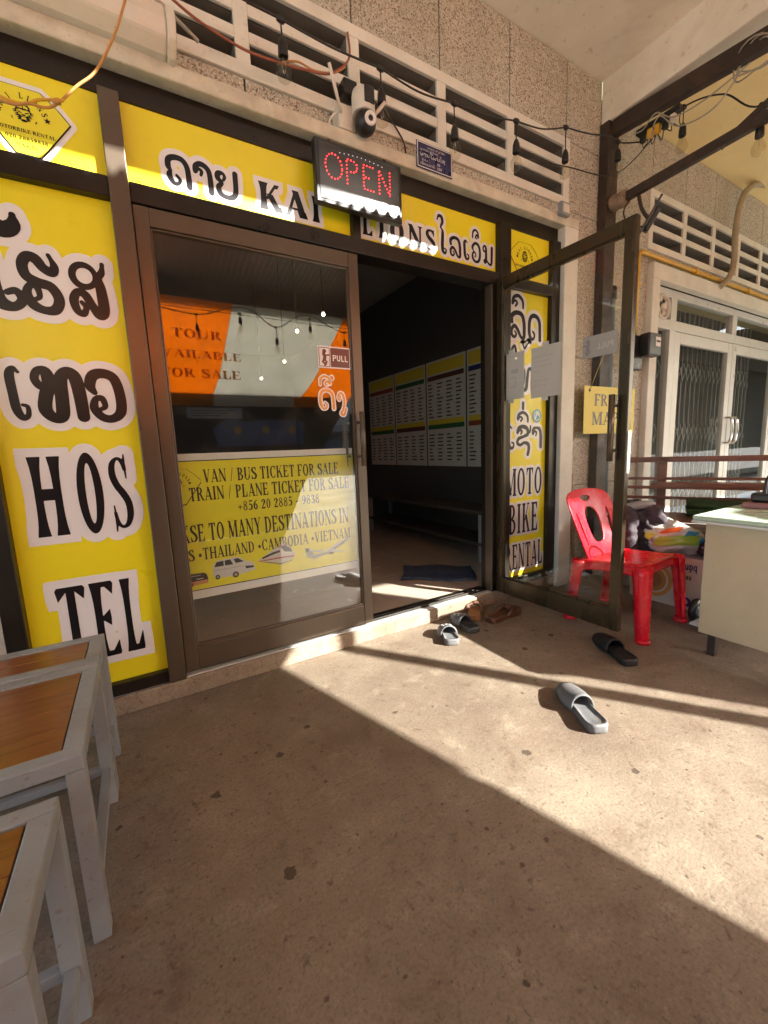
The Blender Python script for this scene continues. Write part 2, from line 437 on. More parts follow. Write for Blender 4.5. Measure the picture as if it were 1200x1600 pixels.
# prims: ('p', pts)  ('c', [(x,y,r)])  ('o', outer, inner)
def xf(prims, sx=1, sy=1, ox=0, oy=0, rot=0, rs=None):
    c, s = math.cos(rot), math.sin(rot)
    rs = rs if rs is not None else (abs(sx) + abs(sy)) / 2
    T = lambda p: (ox + c * p[0] * sx - s * p[1] * sy, oy + s * p[0] * sx + c * p[1] * sy)
    out = []
    for pr in prims:
        if pr[0] == 'p': out.append(('p', [T(p) for p in pr[1]]))
        elif pr[0] == 'c': out.append(('c', [T(p) + (p[2] * rs,) for p in pr[1]]))
        else: out.append(('o', [T(p) for p in pr[1]], [T(p) for p in pr[2]]))
    return out
def ink2d(prims, lev=0., res=.003, clip=None, merge=True, square=False):
    """prims -> flat polygons (list of loops in 2d)"""
    bb = []
    for pr in prims:
        q = [(p[0], p[1]) for p in pr[1]]; r = max([p[2] for p in pr[1]]) if pr[0] == 'c' else 0
        xs = [p[0] for p in q]; ys = [p[1] for p in q]; pad = r + lev + 2.5 * res
        bb.append((min(xs) - pad, max(xs) + pad, min(ys) - pad, max(ys) + pad))
    x0 = min(b[0] for b in bb); y0 = min(b[2] for b in bb)
    nx = int((max(b[1] for b in bb) - x0) / res) + 2; ny = int((max(b[3] for b in bb) - y0) / res) + 2
    gx = x0 + np.arange(nx) * res; gy = y0 + np.arange(ny) * res
    G = np.full((ny, nx), 1e3)
    for pr, b in zip(prims, bb):
        i0 = max(0, int((b[0] - x0) / res)); i1 = min(nx, int((b[1] - x0) / res) + 2)
        j0 = max(0, int((b[2] - y0) / res)); j1 = min(ny, int((b[3] - y0) / res) + 2)
        X, Y = np.meshgrid(gx[i0:i1], gy[j0:j1])
        if pr[0] == 'p': d = sd_poly(X, Y, pr[1])
        elif pr[0] == 'c': d = sd_chain(X, Y, pr[1])
        else: d = np.maximum(sd_poly(X, Y, pr[1]), -sd_poly(X, Y, pr[2]))
        G[j0:j1, i0:i1] = np.minimum(G[j0:j1, i0:i1], d)
    if square and lev:                      # mitred outline: widen by a square pen
        k = int(round(lev / res))
        for ax in (0, 1):
            H = G.copy()
            for d in range(1, k + 1):
                for sg in (1, -1):
                    S = np.roll(G, sg * d, ax); H = np.minimum(H, S)
            G = H
    else: G = G - lev
    if clip:
        X, Y = np.meshgrid(gx, gy)
        G = np.maximum(G, np.maximum(np.maximum(clip[0] - X, X - clip[1]), np.maximum(clip[2] - Y, Y - clip[3])))
    ins = G < 0
    cnt = ins[:-1, :-1].astype(int) + ins[:-1, 1:] + ins[1:, :-1] + ins[1:, 1:]
    loops = []
    for j in range(ny - 1):
        row = cnt[j]; nzs = np.nonzero(row)[0]
        if len(nzs) == 0: continue
        run = None
        for i in list(nzs) + [nx + 9]:
            full = i < nx and row[i] == 4
            if run is not None and not (full and i == run[1] + 1 and merge):
                a, b = run
                loops.append([(gx[a], gy[j]), (gx[b + 1], gy[j]), (gx[b + 1], gy[j + 1]), (gx[a], gy[j + 1])]); run = None
            if full: run = [i, i] if run is None else [run[0], i]
            elif i < nx:
                cs = [(i, j), (i + 1, j), (i + 1, j + 1), (i, j + 1)]; lp = []
                for k in range(4):
                    (a, b), (c, d) = cs[k], cs[(k + 1) % 4]
                    va, vb = G[b, a], G[d, c]
                    if va < 0: lp.append((gx[a], gy[b]))
                    if (va < 0) != (vb < 0):
                        t = va / (va - vb); lp.append((gx[a] + (gx[c] - gx[a]) * t, gy[b] + (gy[d] - gy[b]) * t))
                if len(lp) > 2: loops.append(lp)
    return loops
def ink(name, prims, mat, parent, F, lev=0., res=.003, clip=None, square=False):
    mb = MB()
    for lp in ink2d(prims, lev, res, clip, True, square):
        n = len(mb.v); mb.v += [tuple(F(x, y)) for x, y in lp]; mb.f.append(tuple(range(n, n + len(lp)))); mb.sm.append(False)
    return mb.build(name, mat, parent, fixn=False)
def face_front(lift):
    """local frame of an upright panel: x right, z up, looking to -y"""
    return lambda u, v: (u, -lift, v)

T_, t_ = .20, .075
def arc(cx, cy, rx, ry, a0, a1, n=18):
    return [(cx + rx * math.cos(R_(a0 + (a1 - a0) * i / n)), cy + ry * math.sin(R_(a0 + (a1 - a0) * i / n))) for i in range(n + 1)]
def ringseg(cx, cy, rx, ry, wx, wy, a0, a1):
    return ('p', arc(cx, cy, rx, ry, a0, a1) + arc(cx, cy, rx - wx, ry - wy, a1, a0))
def stem(x, y0=0., y1=1., w=T_, st='s', lo=True, hi=True):
    if st == 'f':
        ys = [i / 8 for i in range(9)]
        wd = lambda t: w * (.86 + .62 * (abs(2 * t - 1) ** 3.2) * (1 if (t < .5 and lo) or (t >= .5 and hi) else 0))
        return [('p', [(x - wd(t) / 2, y0 + (y1 - y0) * t) for t in ys] + [(x + wd(t) / 2, y0 + (y1 - y0) * t) for t in ys[::-1]])]
    o = [('p', [(x - w / 2, y0), (x + w / 2, y0), (x + w / 2, y1), (x - w / 2, y1)])]
    e = .085; h = .045
    if lo: o.append(('p', [(x - w / 2 - e, y0), (x + w / 2 + e, y0), (x + w / 2 + e, y0 + h * .6), (x + w / 2, y0 + h * 2), (x - w / 2, y0 + h * 2), (x - w / 2 - e, y0 + h * .6)]))
    if hi: o.append(('p', [(x - w / 2 - e, y1), (x - w / 2 - e, y1 - h * .6), (x - w / 2, y1 - h * 2), (x + w / 2, y1 - h * 2), (x + w / 2 + e, y1 - h * .6), (x + w / 2 + e, y1)]))
    return o
def diag(x0, y0, x1, y1, w):
    return [('p', [(x0 - w / 2, y0), (x0 + w / 2, y0), (x1 + w / 2, y1), (x1 - w / 2, y1)])]
def foot(x, y, w=.34, h=.05):
    return [('p', [(x - w / 2, y), (x + w / 2, y), (x + w / 2, y + h), (x - w / 2, y + h)])]
def arm(x0, x1, y, dirn, st, th=.07, tick=.2):
    """horizontal arm with an end tick pointing dirn (+1 up, -1 down, 0 both)"""
    o = [('p', [(x0, y - th / 2), (x1, y - th / 2), (x1, y + th / 2), (x0, y + th / 2)])]
    if st == 'f':
        o = [('p', [(x0, y - th / 2), (x1 - .2, y - th / 2), (x1, y - th / 2 - (tick * .55 if dirn <= 0 else 0)), (x1 + (.05 if dirn < 0 else .02), y), (x1, y + th / 2 + (tick * .55 if dirn >= 0 else 0)), (x1 - .2, y + th / 2), (x0, y + th / 2)])]
    else:
        lo = y - th / 2 - (tick if dirn <= 0 else 0); hi = y + th / 2 + (tick if dirn >= 0 else 0)
        if dirn == 0: lo, hi = y - tick * .6, y + tick * .6
        o.append(('p', [(x1 - .03, lo), (x1 + .02, lo), (x1 + .02, hi), (x1 - .03, hi)]))
        o.append(('p', [(x1 - .17, y), (x1, lo if dirn <= 0 else y), (x1, hi if dirn >= 0 else y)]))
    return o
S_PTS = [(.56, .80, .055), (.50, .90, .07), (.34, .945, .05), (.17, .88, .085), (.13, .74, .10), (.24, .60, .105), (.42, .49, .11), (.57, .36, .105), (.58, .2, .10), (.46, .08, .075), (.28, .05, .05), (.14, .11, .06), (.08, .24, .05)]
def glyph(ch, st):
    T = T_ if st != 'f' else .25; t = t_ if st != 'f' else .11
    if ch == 'A': return .84, diag(.10, 0, .42, 1, t) + diag(.70, 0, .40, 1, T) + [('p', [(.2, .26), (.62, .26), (.60, .34), (.22, .34)])] + (foot(.11, 0, .26) + foot(.70, 0, .38) if st != 'f' else diag(.70, 0, .62, .25, T * 1.3) + diag(.09, 0, .2, .3, t * 1.4))
    if ch == 'B': return .74, stem(.17, w=T, st=st) + [ringseg(.3, .755, .33, .245, T, t, -90, 90), ringseg(.3, .265, .40, .265, T, t, -90, 90), ('p', [(.17, .0), (.32, 0), (.32, t), (.17, t)]), ('p', [(.17, 1 - t), (.32, 1 - t), (.32, 1), (.17, 1)]), ('p', [(.17, .48), (.32, .48), (.32, .55), (.17, .55)])]
    if ch == 'C': return .78, [ringseg(.43, .5, .40, .515, T, t, 48, 318), ('p', [(.70, .66), (.75, .66), (.74, 1.0), (.69, .98), (.60, .88)]), ('p', [(.66, .12), (.76, .22), (.72, .26), (.64, .19)])]
    if ch == 'D': return .82, stem(.17, w=T, st=st) + [ringseg(.3, .5, .46, .5, T, t, -90, 90), ('p', [(.17, 0), (.32, 0), (.32, t), (.17, t)]), ('p', [(.17, 1 - t), (.32, 1 - t), (.32, 1), (.17, 1)])]
    if ch == 'E': return .72, stem(.17, w=T, st=st) + arm(.2, .62, .965, -1, st) + arm(.2, .50, .52, 0, st, .07, .14) + arm(.2, .66, .035, 1, st, .07, .24)
    if ch == 'F': return .68, stem(.17, w=T, st=st) + arm(.2, .62, .965, -1, st) + arm(.2, .50, .50, 0, st, .07, .14)
    if ch == 'H': return .88, stem(.17, w=T, st=st) + stem(.69, w=T, st=st) + [('p', [(.2, .455), (.66, .455), (.66, .545 if st != 'f' else .60), (.2, .545 if st != 'f' else .60)])]
    if ch == 'I': return .40, stem(.19, w=T, st=st)
    if ch == 'K': return .86, stem(.17, w=T, st=st) + diag(.28, .40, .66, 1, t) + diag(.72, 0, .40, .60, T) + (foot(.70, 0, .34) + foot(.64, .95, .28) if st != 'f' else diag(.76, 0, .66, .2, T * 1.2) + diag(.62, .85, .7, 1, t * 1.6))
    if ch == 'L': return .70, stem(.17, w=T, st=st) + arm(.2, .62, .04, 1, st, .085, .34)
    if ch == 'M': return 1.02, stem(.13, w=t, st='s') + stem(.86, w=T, st='s') + diag(.48, .04, .16, 1, T) + diag(.47, .04, .80, 1, t) + diag(.48, 0, .48, .1, .06)
    if ch == 'N': return .84, stem(.13, w=t, st='s', hi=False) + stem(.72, w=t, st='s', lo=False) + diag(.70, 0, .12, 1, T) + foot(.1, .955, .2)
    if ch == 'O' or ch == '0': return (.82 if ch == 'O' else .58), [('o', arc(.40, .5, .385, .515, 0, 355, 40), arc(.40, .5, .385 - T, .515 - t * 1.2, 0, 355, 40))] if ch == 'O' else [('o', arc(.28, .5, .25, .51, 0, 355, 40), arc(.28, .5, .25 - .15, .51 - t, 0, 355, 40))]
    if ch == 'P': return .70, stem(.17, w=T, st=st) + [ringseg(.3, .735, .36, .265, T, t, -90, 90), ('p', [(.17, 1 - t), (.32, 1 - t), (.32, 1), (.17, 1)]), ('p', [(.17, .47), (.32, .47), (.32, .54), (.17, .54)])]
    if ch == 'R': return .82, stem(.17, w=T, st=st) + [ringseg(.3, .745, .34, .255, T, t, -90, 90), ('p', [(.17, 1 - t), (.32, 1 - t), (.32, 1), (.17, 1)]), ('p', [(.17, .49), (.36, .49), (.36, .56), (.17, .56)])] + diag(.70, 0, .38, .54, T) + foot(.72, 0, .24)
    if ch == 'S': return .68, [('c', spline(S_PTS, 4)), ('p', [(.565, .68), (.61, .68), (.60, 1.0), (.56, 1.0), (.5, .88)]), ('p', [(.045, .34), (.09, .34), (.15, .12), (.08, -.01), (.04, -.01)])]
    if ch == 'T': return .76, stem(.38, w=T, st=st, hi=False) + arm(.38, .70, .965, -1, st) + [(p[0], [(.76 - x, y) for x, y in p[1]]) for p in arm(.38, .70, .965, -1, st)]
    if ch == 'U': return .84, stem(.17, .3, 1, T, st, lo=False) + stem(.69, .3, 1, t, 's', lo=False) + [ringseg(.40, .34, .33, .355, T * .8, t, 180, 360)]
    if ch == 'V': return .82, diag(.40, 0, .16, 1, T) + diag(.42, 0, .68, 1, t) + foot(.16, .955, .34) + foot(.69, .955, .24)
    if ch == 'Y': return .82, stem(.41, 0, .5, T, 's', hi=False) + diag(.42, .42, .16, 1, T) + diag(.42, .42, .68, 1, t) + foot(.16, .955, .34) + foot(.69, .955, .24)
    if ch == '1': return .40, stem(.2, w=.15, st='s', hi=False) + diag(.05, .82, .2, 1, .08)
    if ch == '2': return .58, [('c', spline([(.1, .76, .07), (.15, .9, .05), (.28, .95, .05), (.42, .86, .08), (.42, .7, .09), (.28, .42, .06), (.08, .09, .04)], 4)), ('p', [(.03, 0), (.5, 0), (.53, .24), (.49, .24), (.45, .15), (.1, .15)])]
    if ch == '3': return .58, [('c', spline([(.08, .8, .05), (.2, .94, .05), (.36, .9, .07), (.4, .74, .08), (.3, .57, .05), (.2, .53, .04), (.32, .5, .05), (.45, .36, .08), (.42, .14, .08), (.25, .05, .05), (.08, .1, .06)], 4))]
    if ch == '5': return .58, [('p', [(.14, .86), (.5, .86), (.54, 1), (.14, 1)]), ('p', [(.12, .5), (.17, .5), (.19, 1), (.14, 1)]), ('c', spline([(.13, .55, .04), (.28, .6, .06), (.42, .5, .08), (.45, .3, .09), (.38, .12, .08), (.22, .05, .05), (.08, .1, .06)], 4))]
    if ch == '6': return .58, [('c', spline([(.48, .95, .03), (.28, .85, .06), (.14, .6, .08), (.12, .3, .09), (.2, .08, .06), (.36, .07, .06), (.45, .26, .08), (.4, .5, .06), (.26, .56, .05), (.14, .45, .05)], 4))]
    if ch == '8': return .58, [('o', arc(.28, .75, .21, .24, 0, 350, 24), arc(.28, .76, .10, .16, 0, 350, 24)), ('o', arc(.28, .27, .25, .28, 0, 350, 24), arc(.28, .27, .12, .20, 0, 350, 24))]
    if ch == '9': return .58, [(p[0], [(.56 - x, 1 - y, r) for x, y, r in p[1]]) for p in glyph('6', st)[1]]
    if ch == '4': return .58, stem(.38, w=.14, st='s', hi=False) + [('p', [(.03, .25), (.52, .25), (.52, .36), (.03, .36)]), ('p', [(.03, .33), (.12, .33), (.45, 1), (.36, 1)])]
    if ch == '/': return .5, diag(.12, -.02, .38, 1.02, .07)
    if ch == '-': return .5, [('p', [(.08, .36), (.4, .36), (.4, .47), (.08, .47)])]
    if ch == '+': return .6, [('p', [(.05, .36), (.55, .36), (.55, .45), (.05, .45)]), ('p', [(.255, .15), (.345, .15), (.345, .66), (.255, .66)])]
    if ch == '*': return .5, [('p', arc(.25, .42, .17, .17, 0, 340, 18))]
    if ch == ':': return .3, [('p', arc(.15, .2, .08, .08, 0, 340, 10)), ('p', arc(.15, .6, .08, .08, 0, 340, 10))]
    return .42, []
def L_(*p, r=.075): return ('c', [(x, y, r) for x, y in p])
def C_(*p, r=.075, cl=False): return ('c', [(x, y, r) for x, y in spline(p, 5, cl)] )
SANS = {'P': (.66, [L_((.12, .04), (.12, .96)), C_((.12, .96), (.4, .96), (.56, .85), (.56, .62), (.4, .5), (.12, .5))]),
        'U': (.72, [C_((.12, .96), (.12, .6), (.13, .25), (.36, .06), (.58, .25), (.6, .6), (.6, .96))]),
        'L': (.58, [L_((.12, .96), (.12, .05), (.52, .05))]),
        'b': (.62, [L_((.12, 1), (.12, .03)), C_((.12, .5), (.32, .66), (.52, .5), (.54, .3), (.46, .1), (.28, .03), (.12, .15))]),
        'h': (.62, [L_((.12, 1), (.12, .03)), C_((.12, .45), (.3, .66), (.5, .52), (.51, .03))]),
        'n': (.62, [L_((.12, .66), (.12, .03)), C_((.12, .45), (.3, .66), (.5, .52), (.51, .03))]),
        'm': (.92, [L_((.12, .66), (.12, .03)), C_((.12, .45), (.27, .66), (.44, .52), (.45, .03)), C_((.45, .45), (.6, .66), (.77, .52), (.78, .03))]),
        'a': (.62, [C_((.5, .5), (.32, .66), (.12, .5), (.1, .25), (.25, .03), (.42, .08), (.5, .25)), L_((.51, .66), (.51, .03)), L_((.3, .82), (.42, .98))]),
        'i': (.26, [L_((.12, .64), (.12, .03)), L_((.12, .86), (.12, .88))]), 'I': (.26, [L_((.12, .64), (.12, .03)), L_((.16, .82), (.04, .98))]),
        ' ': (.35, [])}
# ---- Lao letters: pen strokes with rounded ends
def k_(*p, r=.095): return [('c', [(q[0], q[1], max(.04, q[2])) for q in spline([(*a, r) if len(a) == 2 else a for a in p], 6)])]
LAO = {
 'ຄ': (.98, k_((.40, .34, .05), (.52, .2, .06), (.42, .06, .06), (.24, .08, .08), (.12, .3), (.17, .47, .06), (.10, .6), (.14, .84), (.38, .95), (.66, .92), (.82, .72), (.86, .4), (.87, .05, .1))),
 'າ': (.80, k_((.30, .58, .05), (.34, .72, .06), (.20, .78, .06), (.08, .66, .07), (.1, .86, .08), (.32, .97), (.56, .88), (.66, .65), (.68, .05, .1))),
 'ຍ': (.98, k_((.34, .62, .05), (.40, .74, .06), (.32, .86, .06), (.14, .82), (.10, .66), (.26, .5, .07), (.12, .34), (.18, .12), (.42, .03, .08), (.70, .08), (.84, .3), (.86, .95, .1))),
 'ໂ': (.70, k_((.72, 1.72, .03), (.70, 1.52, .09), (.50, 1.44, .11), (.18, 1.7, .10), (-.2, 1.86, .08)) + k_((.04, 1.4, .09), (.20, .8, .10), (.26, .3, .10), (.34, .08, .09), (.54, .02, .06), (.68, .16, .06), (.6, .32, .05), (.46, .28, .04))),
 'ຮ': (1.0, k_((.80, 1.05, .02), (.92, .86, .07), (.84, .74, .09), (.62, .80, .09), (.44, .95, .1), (.22, .97), (.08, .82), (.14, .62), (.42, .52), (.76, .46), (.93, .24), (.80, .04), (.50, .01, .08), (.22, .10), (.10, .30, .08), (.22, .46, .06), (.38, .42, .06), (.42, .26, .05), (.30, .2, .04))),
 'ສ': (.98, [('o', arc(.42, .79, .40, .27, 0, 350, 24), arc(.44, .79, .22, .15, 0, 350, 24))] + k_((.96, 1.06, .02), (.92, .9, .06), (.80, .78, .07), (.84, .6, .09), (.87, .3, .1), (.85, .1), (.72, .06), (.56, .22, .08), (.40, .42, .08), (.2, .46, .07), (.08, .3, .08), (.14, .1, .07), (.3, .05, .06), (.38, .18, .05), (.28, .27, .04))),
 'ເ': (.58, k_((.36, .9, .03), (.22, .96, .07), (.10, .84, .1), (.12, .5, .1), (.16, .2, .1), (.30, .04, .08), (.48, .08, .06), (.50, .24, .05), (.36, .28, .04))),
 'ທ': (1.0, k_((.28, .70, .05), (.14, .66, .06), (.05, .80, .06), (.12, .95, .06), (.28, .94, .08), (.32, .72), (.22, .45), (.18, .2), (.32, .04, .08), (.50, .08), (.54, .4), (.56, .8), (.70, .96, .08), (.86, .86), (.92, .5), (.94, .06, .09))),
 'ວ': (.98, k_((.20, .56, .05), (.10, .70, .09), (.20, .90, .1), (.48, .96), (.78, .86), (.90, .5), (.86, .16), (.60, .02, .08), (.32, .06, .08), (.14, .24, .08), (.20, .42, .06), (.38, .44, .06), (.44, .28, .05), (.32, .22, .04))),
 'ໄ': (.70, k_((-.05, 1.62, .03), (.08, 1.82, .07), (.3, 1.78, .09), (.36, 1.55, .08), (.22, 1.3, .05), (.34, 1.18, .05), (.38, 1.0, .09), (.34, .4, .1), (.38, .14, .09), (.54, .04, .06), (.64, .2, .05), (.52, .28, .04))),
 'ໃ': (.70, k_((.5, 1.55, .03), (.3, 1.5, .06), (.2, 1.7, .07), (.4, 1.85, .07), (.5, 1.6, .07), (.36, 1.3, .05), (.38, 1.0, .09), (.34, .4, .1), (.38, .14, .09), (.54, .04, .06), (.64, .2, .05), (.52, .28, .04))),
 'ລ': (.98, k_((.12, .60, .08), (.10, .82, .1), (.36, .97, .09), (.70, .92), (.84, .62), (.86, .25), (.84, .05, .08), (.66, .06, .07), (.48, .3, .08), (.28, .46, .08), (.10, .32, .08), (.12, .1, .07), (.28, .04, .06), (.38, .16, .05), (.28, .26, .04))),
 'ອ': (.98, k_((.22, .58, .05), (.12, .74, .09), (.34, .95, .09), (.66, .94), (.86, .7), (.88, .3), (.70, .05, .09), (.36, .03, .08), (.14, .2, .09), (.16, .42, .07), (.34, .5, .06), (.46, .36, .05), (.36, .24, .04))),
 'ິ': (0, k_((.56, 1.22, .04), (.44, 1.28, .06), (.56, 1.42, .06), (.72, 1.30, .07), (.66, 1.56, .07), (.40, 1.66, .07), (.18, 1.52, .07), (.14, 1.24, .06))),
 'ນ': (.98, k_((.28, .72, .05), (.14, .68, .06), (.05, .82, .06), (.14, .96, .06), (.3, .92, .08), (.34, .6), (.32, .2), (.22, .08, .06), (.14, .2, .05), (.34, .24, .06), (.64, .06, .07), (.84, .1, .08), (.88, .5), (.89, .95, .1))),
 'ດ': (.98, k_((.36, .34, .05), (.48, .24, .06), (.44, .08, .06), (.24, .06, .08), (.11, .3), (.13, .74), (.32, .95), (.64, .94), (.84, .74), (.88, .4), (.89, .05, .1))),
 'ົ': (0, k_((.32, 1.22, .05), (.42, 1.34, .05), (.28, 1.42, .05), (.14, 1.3, .06), (.2, 1.52, .07), (.48, 1.62, .07), (.74, 1.46, .07), (.78, 1.2, .06))),
 'ີ': (0, k_((.56, 1.22, .04), (.44, 1.28, .06), (.56, 1.42, .06), (.72, 1.30, .07), (.66, 1.56, .07), (.40, 1.66, .07), (.18, 1.52, .07), (.14, 1.24, .06)) + [L_((.74, 1.55), (.78, 1.75), r=.05)]),
 'ຶ': (0, k_((.56, 1.22, .04), (.44, 1.28, .06), (.56, 1.42, .06), (.72, 1.30, .07), (.66, 1.56, .07), (.40, 1.66, .07), (.18, 1.52, .07), (.14, 1.24, .06)) + [('p', arc(.85, 1.6, .1, .1, 0, 340, 12))]),
 'ື': (0, k_((.56, 1.22, .04), (.44, 1.28, .06), (.56, 1.42, .06), (.72, 1.30, .07), (.66, 1.56, .07), (.40, 1.66, .07), (.18, 1.52, .07), (.14, 1.24, .06)) + [L_((.74, 1.5), (.78, 1.75), r=.05), L_((.9, 1.5), (.92, 1.75), r=.05)]),
 '່': (0, [L_((.46, 1.80), (.46, 2.06), r=.08)]),
 '້': (0, k_((.2, 1.95, .05), (.32, 1.8, .05), (.45, 1.92, .05), (.62, 2.06, .04))),
 'ັ': (0, k_((.15, 1.3, .05), (.3, 1.2, .06), (.5, 1.25, .06), (.75, 1.5, .04))),
 'ຊ': (1.0, k_((.34, .62, .05), (.40, .74, .06), (.26, .80, .06), (.12, .68, .07), (.20, .9, .08), (.48, .96), (.74, .86), (.78, .62), (.54, .5, .07), (.20, .40, .08), (.12, .2, .08), (.30, .1, .07), (.56, .2, .07), (.82, .12), (.86, -.12), (.80, -.36, .09)) + k_((.70, .60, .05), (.92, .72, .06), (.96, .98, .05))),
 'ຫ': (1.0, k_((.28, .72, .05), (.12, .68, .06), (.05, .84, .06), (.16, .96, .06), (.3, .86, .08), (.28, .5), (.20, .2), (.3, .05, .08), (.46, .12), (.52, .5), (.6, .9, .08), (.76, .96, .08), (.88, .8), (.86, .4), (.88, .05, .09))),
 'ງ': (.8, k_((.16, .9, .05), (.28, .8, .06), (.2, .66, .05), (.1, .76, .06), (.22, .95, .07), (.48, .92), (.62, .6), (.5, .3), (.3, .1), (.55, .05), (.72, .3, .08))),
 'ຂ': (.95, k_((.25, .75, .05), (.12, .7, .06), (.05, .85, .06), (.2, .97, .07), (.34, .8), (.2, .5), (.16, .2), (.36, .04), (.7, .05), (.84, .3), (.85, .95))),
 'ຈ': (.9, k_((.4, .5, .05), (.3, .4, .06), (.18, .52, .06), (.28, .66, .06), (.5, .55, .07), (.52, .3), (.4, .05), (.7, .05), (.82, .4), (.76, .8), (.45, .96), (.12, .85))),
 'ປ': (.98, k_((.1, .95), (.12, .4), (.25, .08), (.5, .05), (.62, .25), (.5, .42), (.4, .28), (.6, .06), (.82, .15), (.86, .6), (.88, 1.4))),
 'ບ': (.98, k_((.1, .95), (.12, .4), (.25, .08), (.5, .05), (.62, .25), (.5, .42), (.4, .28), (.6, .06), (.82, .15), (.86, .6), (.88, .95))),
 'ພ': (1.1, k_((.12, .95), (.08, .5), (.15, .1), (.32, .05), (.5, .5), (.68, .05), (.85, .1), (.95, .5), (.94, .95))),
 'ກ': (.98, k_((.2, .05), (.16, .4), (.24, .55, .06), (.1, .68), (.3, .95), (.62, .95), (.84, .72), (.87, .05))),
 'ະ': (.5, k_((.1, .7, .05), (.25, .6, .06), (.4, .82, .05)) + k_((.1, .2, .05), (.25, .1, .06), (.4, .32, .05))),
}
LAO['ແ'] = (1.1, LAO['ເ'][1] + xf(LAO['ເ'][1], 1, 1, .54, 0))
LAO['ຳ'] = (.80, LAO['າ'][1] + [('c', [(.0, 1.3, .05), (.14, 1.4, .05), (.1, 1.2, .05), (.0, 1.3, .05)])])
def layout(txt, st='s', gap=.06, space=.36):
    x = 0.; out = []; last = 0.
    for ch in txt:
        if ch == ' ': x += space; continue
        if st == 'lao' and ch in LAO: w, g = LAO[ch]
        elif st == 'sans' and ch in SANS: w, g = SANS[ch]
        else: w, g = glyph(ch, 's' if st in ('lao', 'sans') else st)
        if w == 0: out += xf(g, 1, 1, last, 0)
        else:
            out += xf(g, 1, 1, x, 0); last = x; x += w + gap
    return out, max(x - gap, .1)
def text(txt, x0, x1, y0, y1, st='s', gap=.06, space=.36, pen=1.0):
    pr, wd = layout(txt, st, gap, space)
    sx = (x1 - x0) / wd; sy = (y1 - y0)
    return xf(pr, sx, sy, x0, y0, rs=pen * min(1.15 * min(sx, sy), (sx + sy) / 2))
def arctext(txt, cx, cy, R, a0, a1, h, st='s'):
    out = []; n = len(txt)
    for i, ch in enumerate(txt):
        if ch == ' ': continue
        a = R_(a0 + (a1 - a0) * (i + .5) / n)
        w, g = glyph(ch, st)
        ww = h * .8
        r = a - math.pi / 2
        px, py = cx + R * math.cos(a), cy + R * math.sin(a)
        out += xf(g, ww, h, px - math.cos(r) * w * ww / 2, py - math.sin(r) * w * ww / 2, rot=r)
    return out
# ------------------------------------------------------------------ the setting
def struct(name, mb, mat, **k):
    return tag(mb.build(name, mat, **k), kind='structure')

mb = MB()
def floor_pt(u, v): return (-3.2 + 11.2 * u, -2.2 + 4.15 * v, .0015 * math.sin(9 * u) * math.sin(5 * v))
mb.grid(floor_pt, 40, 20)
struct('porch_floor', mb, M['concrete'])
struct('street', MB().box(-150, 150, -250, -2.2, -.30, -.12), M['street'])
struct('porch_edge', MB().box(-3.2, 8, -2.26, -2.2, -.2, -.002), M['concrete'])
struct('ground', MB().add([(-150, -250, -.4), (150, -250, -.4), (150, 60, -.4), (-150, 60, -.4)], [(0, 1, 2, 3)]), M['street'])
mb = MB(); 
for i in range(8):
    for j in range(10):
        mb.box(-1.7 + i * .6, -1.7 + i * .6 + .597, 2.035 + j * .6, 2.035 + j * .6 + .597, .05, .095)
struct('interior_floor', mb, M['tile'])
struct('interior_floor_bed', MB().box(-1.7, 3.1, 2.04, 8.0, .0, .09), M['plank'])
struct('porch_ceiling', MB().box(-3.4, 3.05, -.12, 8.2, 3.49, 3.70), M['plaster'])
struct('interior_ceiling', MB().box(-1.9, 2.75, 2.16, 7.8, 2.80, 2.84), M['inner_ceiling'])

# concrete kerb under the shopfront
t = thing('door_step', 'low worn concrete step with metal edge strip running below the shop doors', 'step', (.5, 1.95, 0))
o = MB().box(-2.2, 2.2, -.02, .09, 0, .082).build('step_block', M['step'], t, bevel=.008)
MB().box(-2.2, 2.05, -.006, .028, .0825, .0885).build('metal_edge', M['alu_white'], t)

def panels(xs, zs, y0, y1, gap=.004):
    mb = MB()
    for a, b in zip(xs[:-1], xs[1:]):
        for c, d in zip(zs[:-1], zs[1:]):
            mb.box(a + gap, b - gap, y0, y1, c + gap * .6, d - gap * .6)
    return mb
def vent_screen(x_list, z0, z1, rows, name, parent, ox):
    bw = .052; xa, xb = x_list[0], x_list[-1]
    pitch = (z1 - z0 - 2 * bw) / rows; sl = .044; root = None
    for nm, y0, y1, i, mat in ((name, -.012, .008, 0., M['white_trim']), ('slot_lining', .0085, .11, .0012, M['cement'])):
        mb = MB()
        mb.box(xa - .03 - ox + i, xb + .03 - ox - i, y0, y1, z0, z0 + bw - i)
        mb.box(xa - .03 - ox + i, xb + .03 - ox - i, y0, y1, z1 - bw + i, z1)
        for x in x_list: mb.box(x - .03 - ox + i, x + .03 - ox - i, y0 + .0015, y1 - .0015, z0 + bw - i, z1 - bw + i)
        for a, b in zip(x_list[:-1], x_list[1:]):
            for k in range(1, rows):
                zc = z0 + bw + pitch * k
                mb.box(a + .03 - ox - i, b - .03 - ox + i, y0 + .003, y1 - .003, zc - sl / 2 + i, zc + sl / 2 - i)
        o = mb.build(nm, mat, root or parent, bevel=.003 if i == 0 else 0)
        root = root or o
    return root

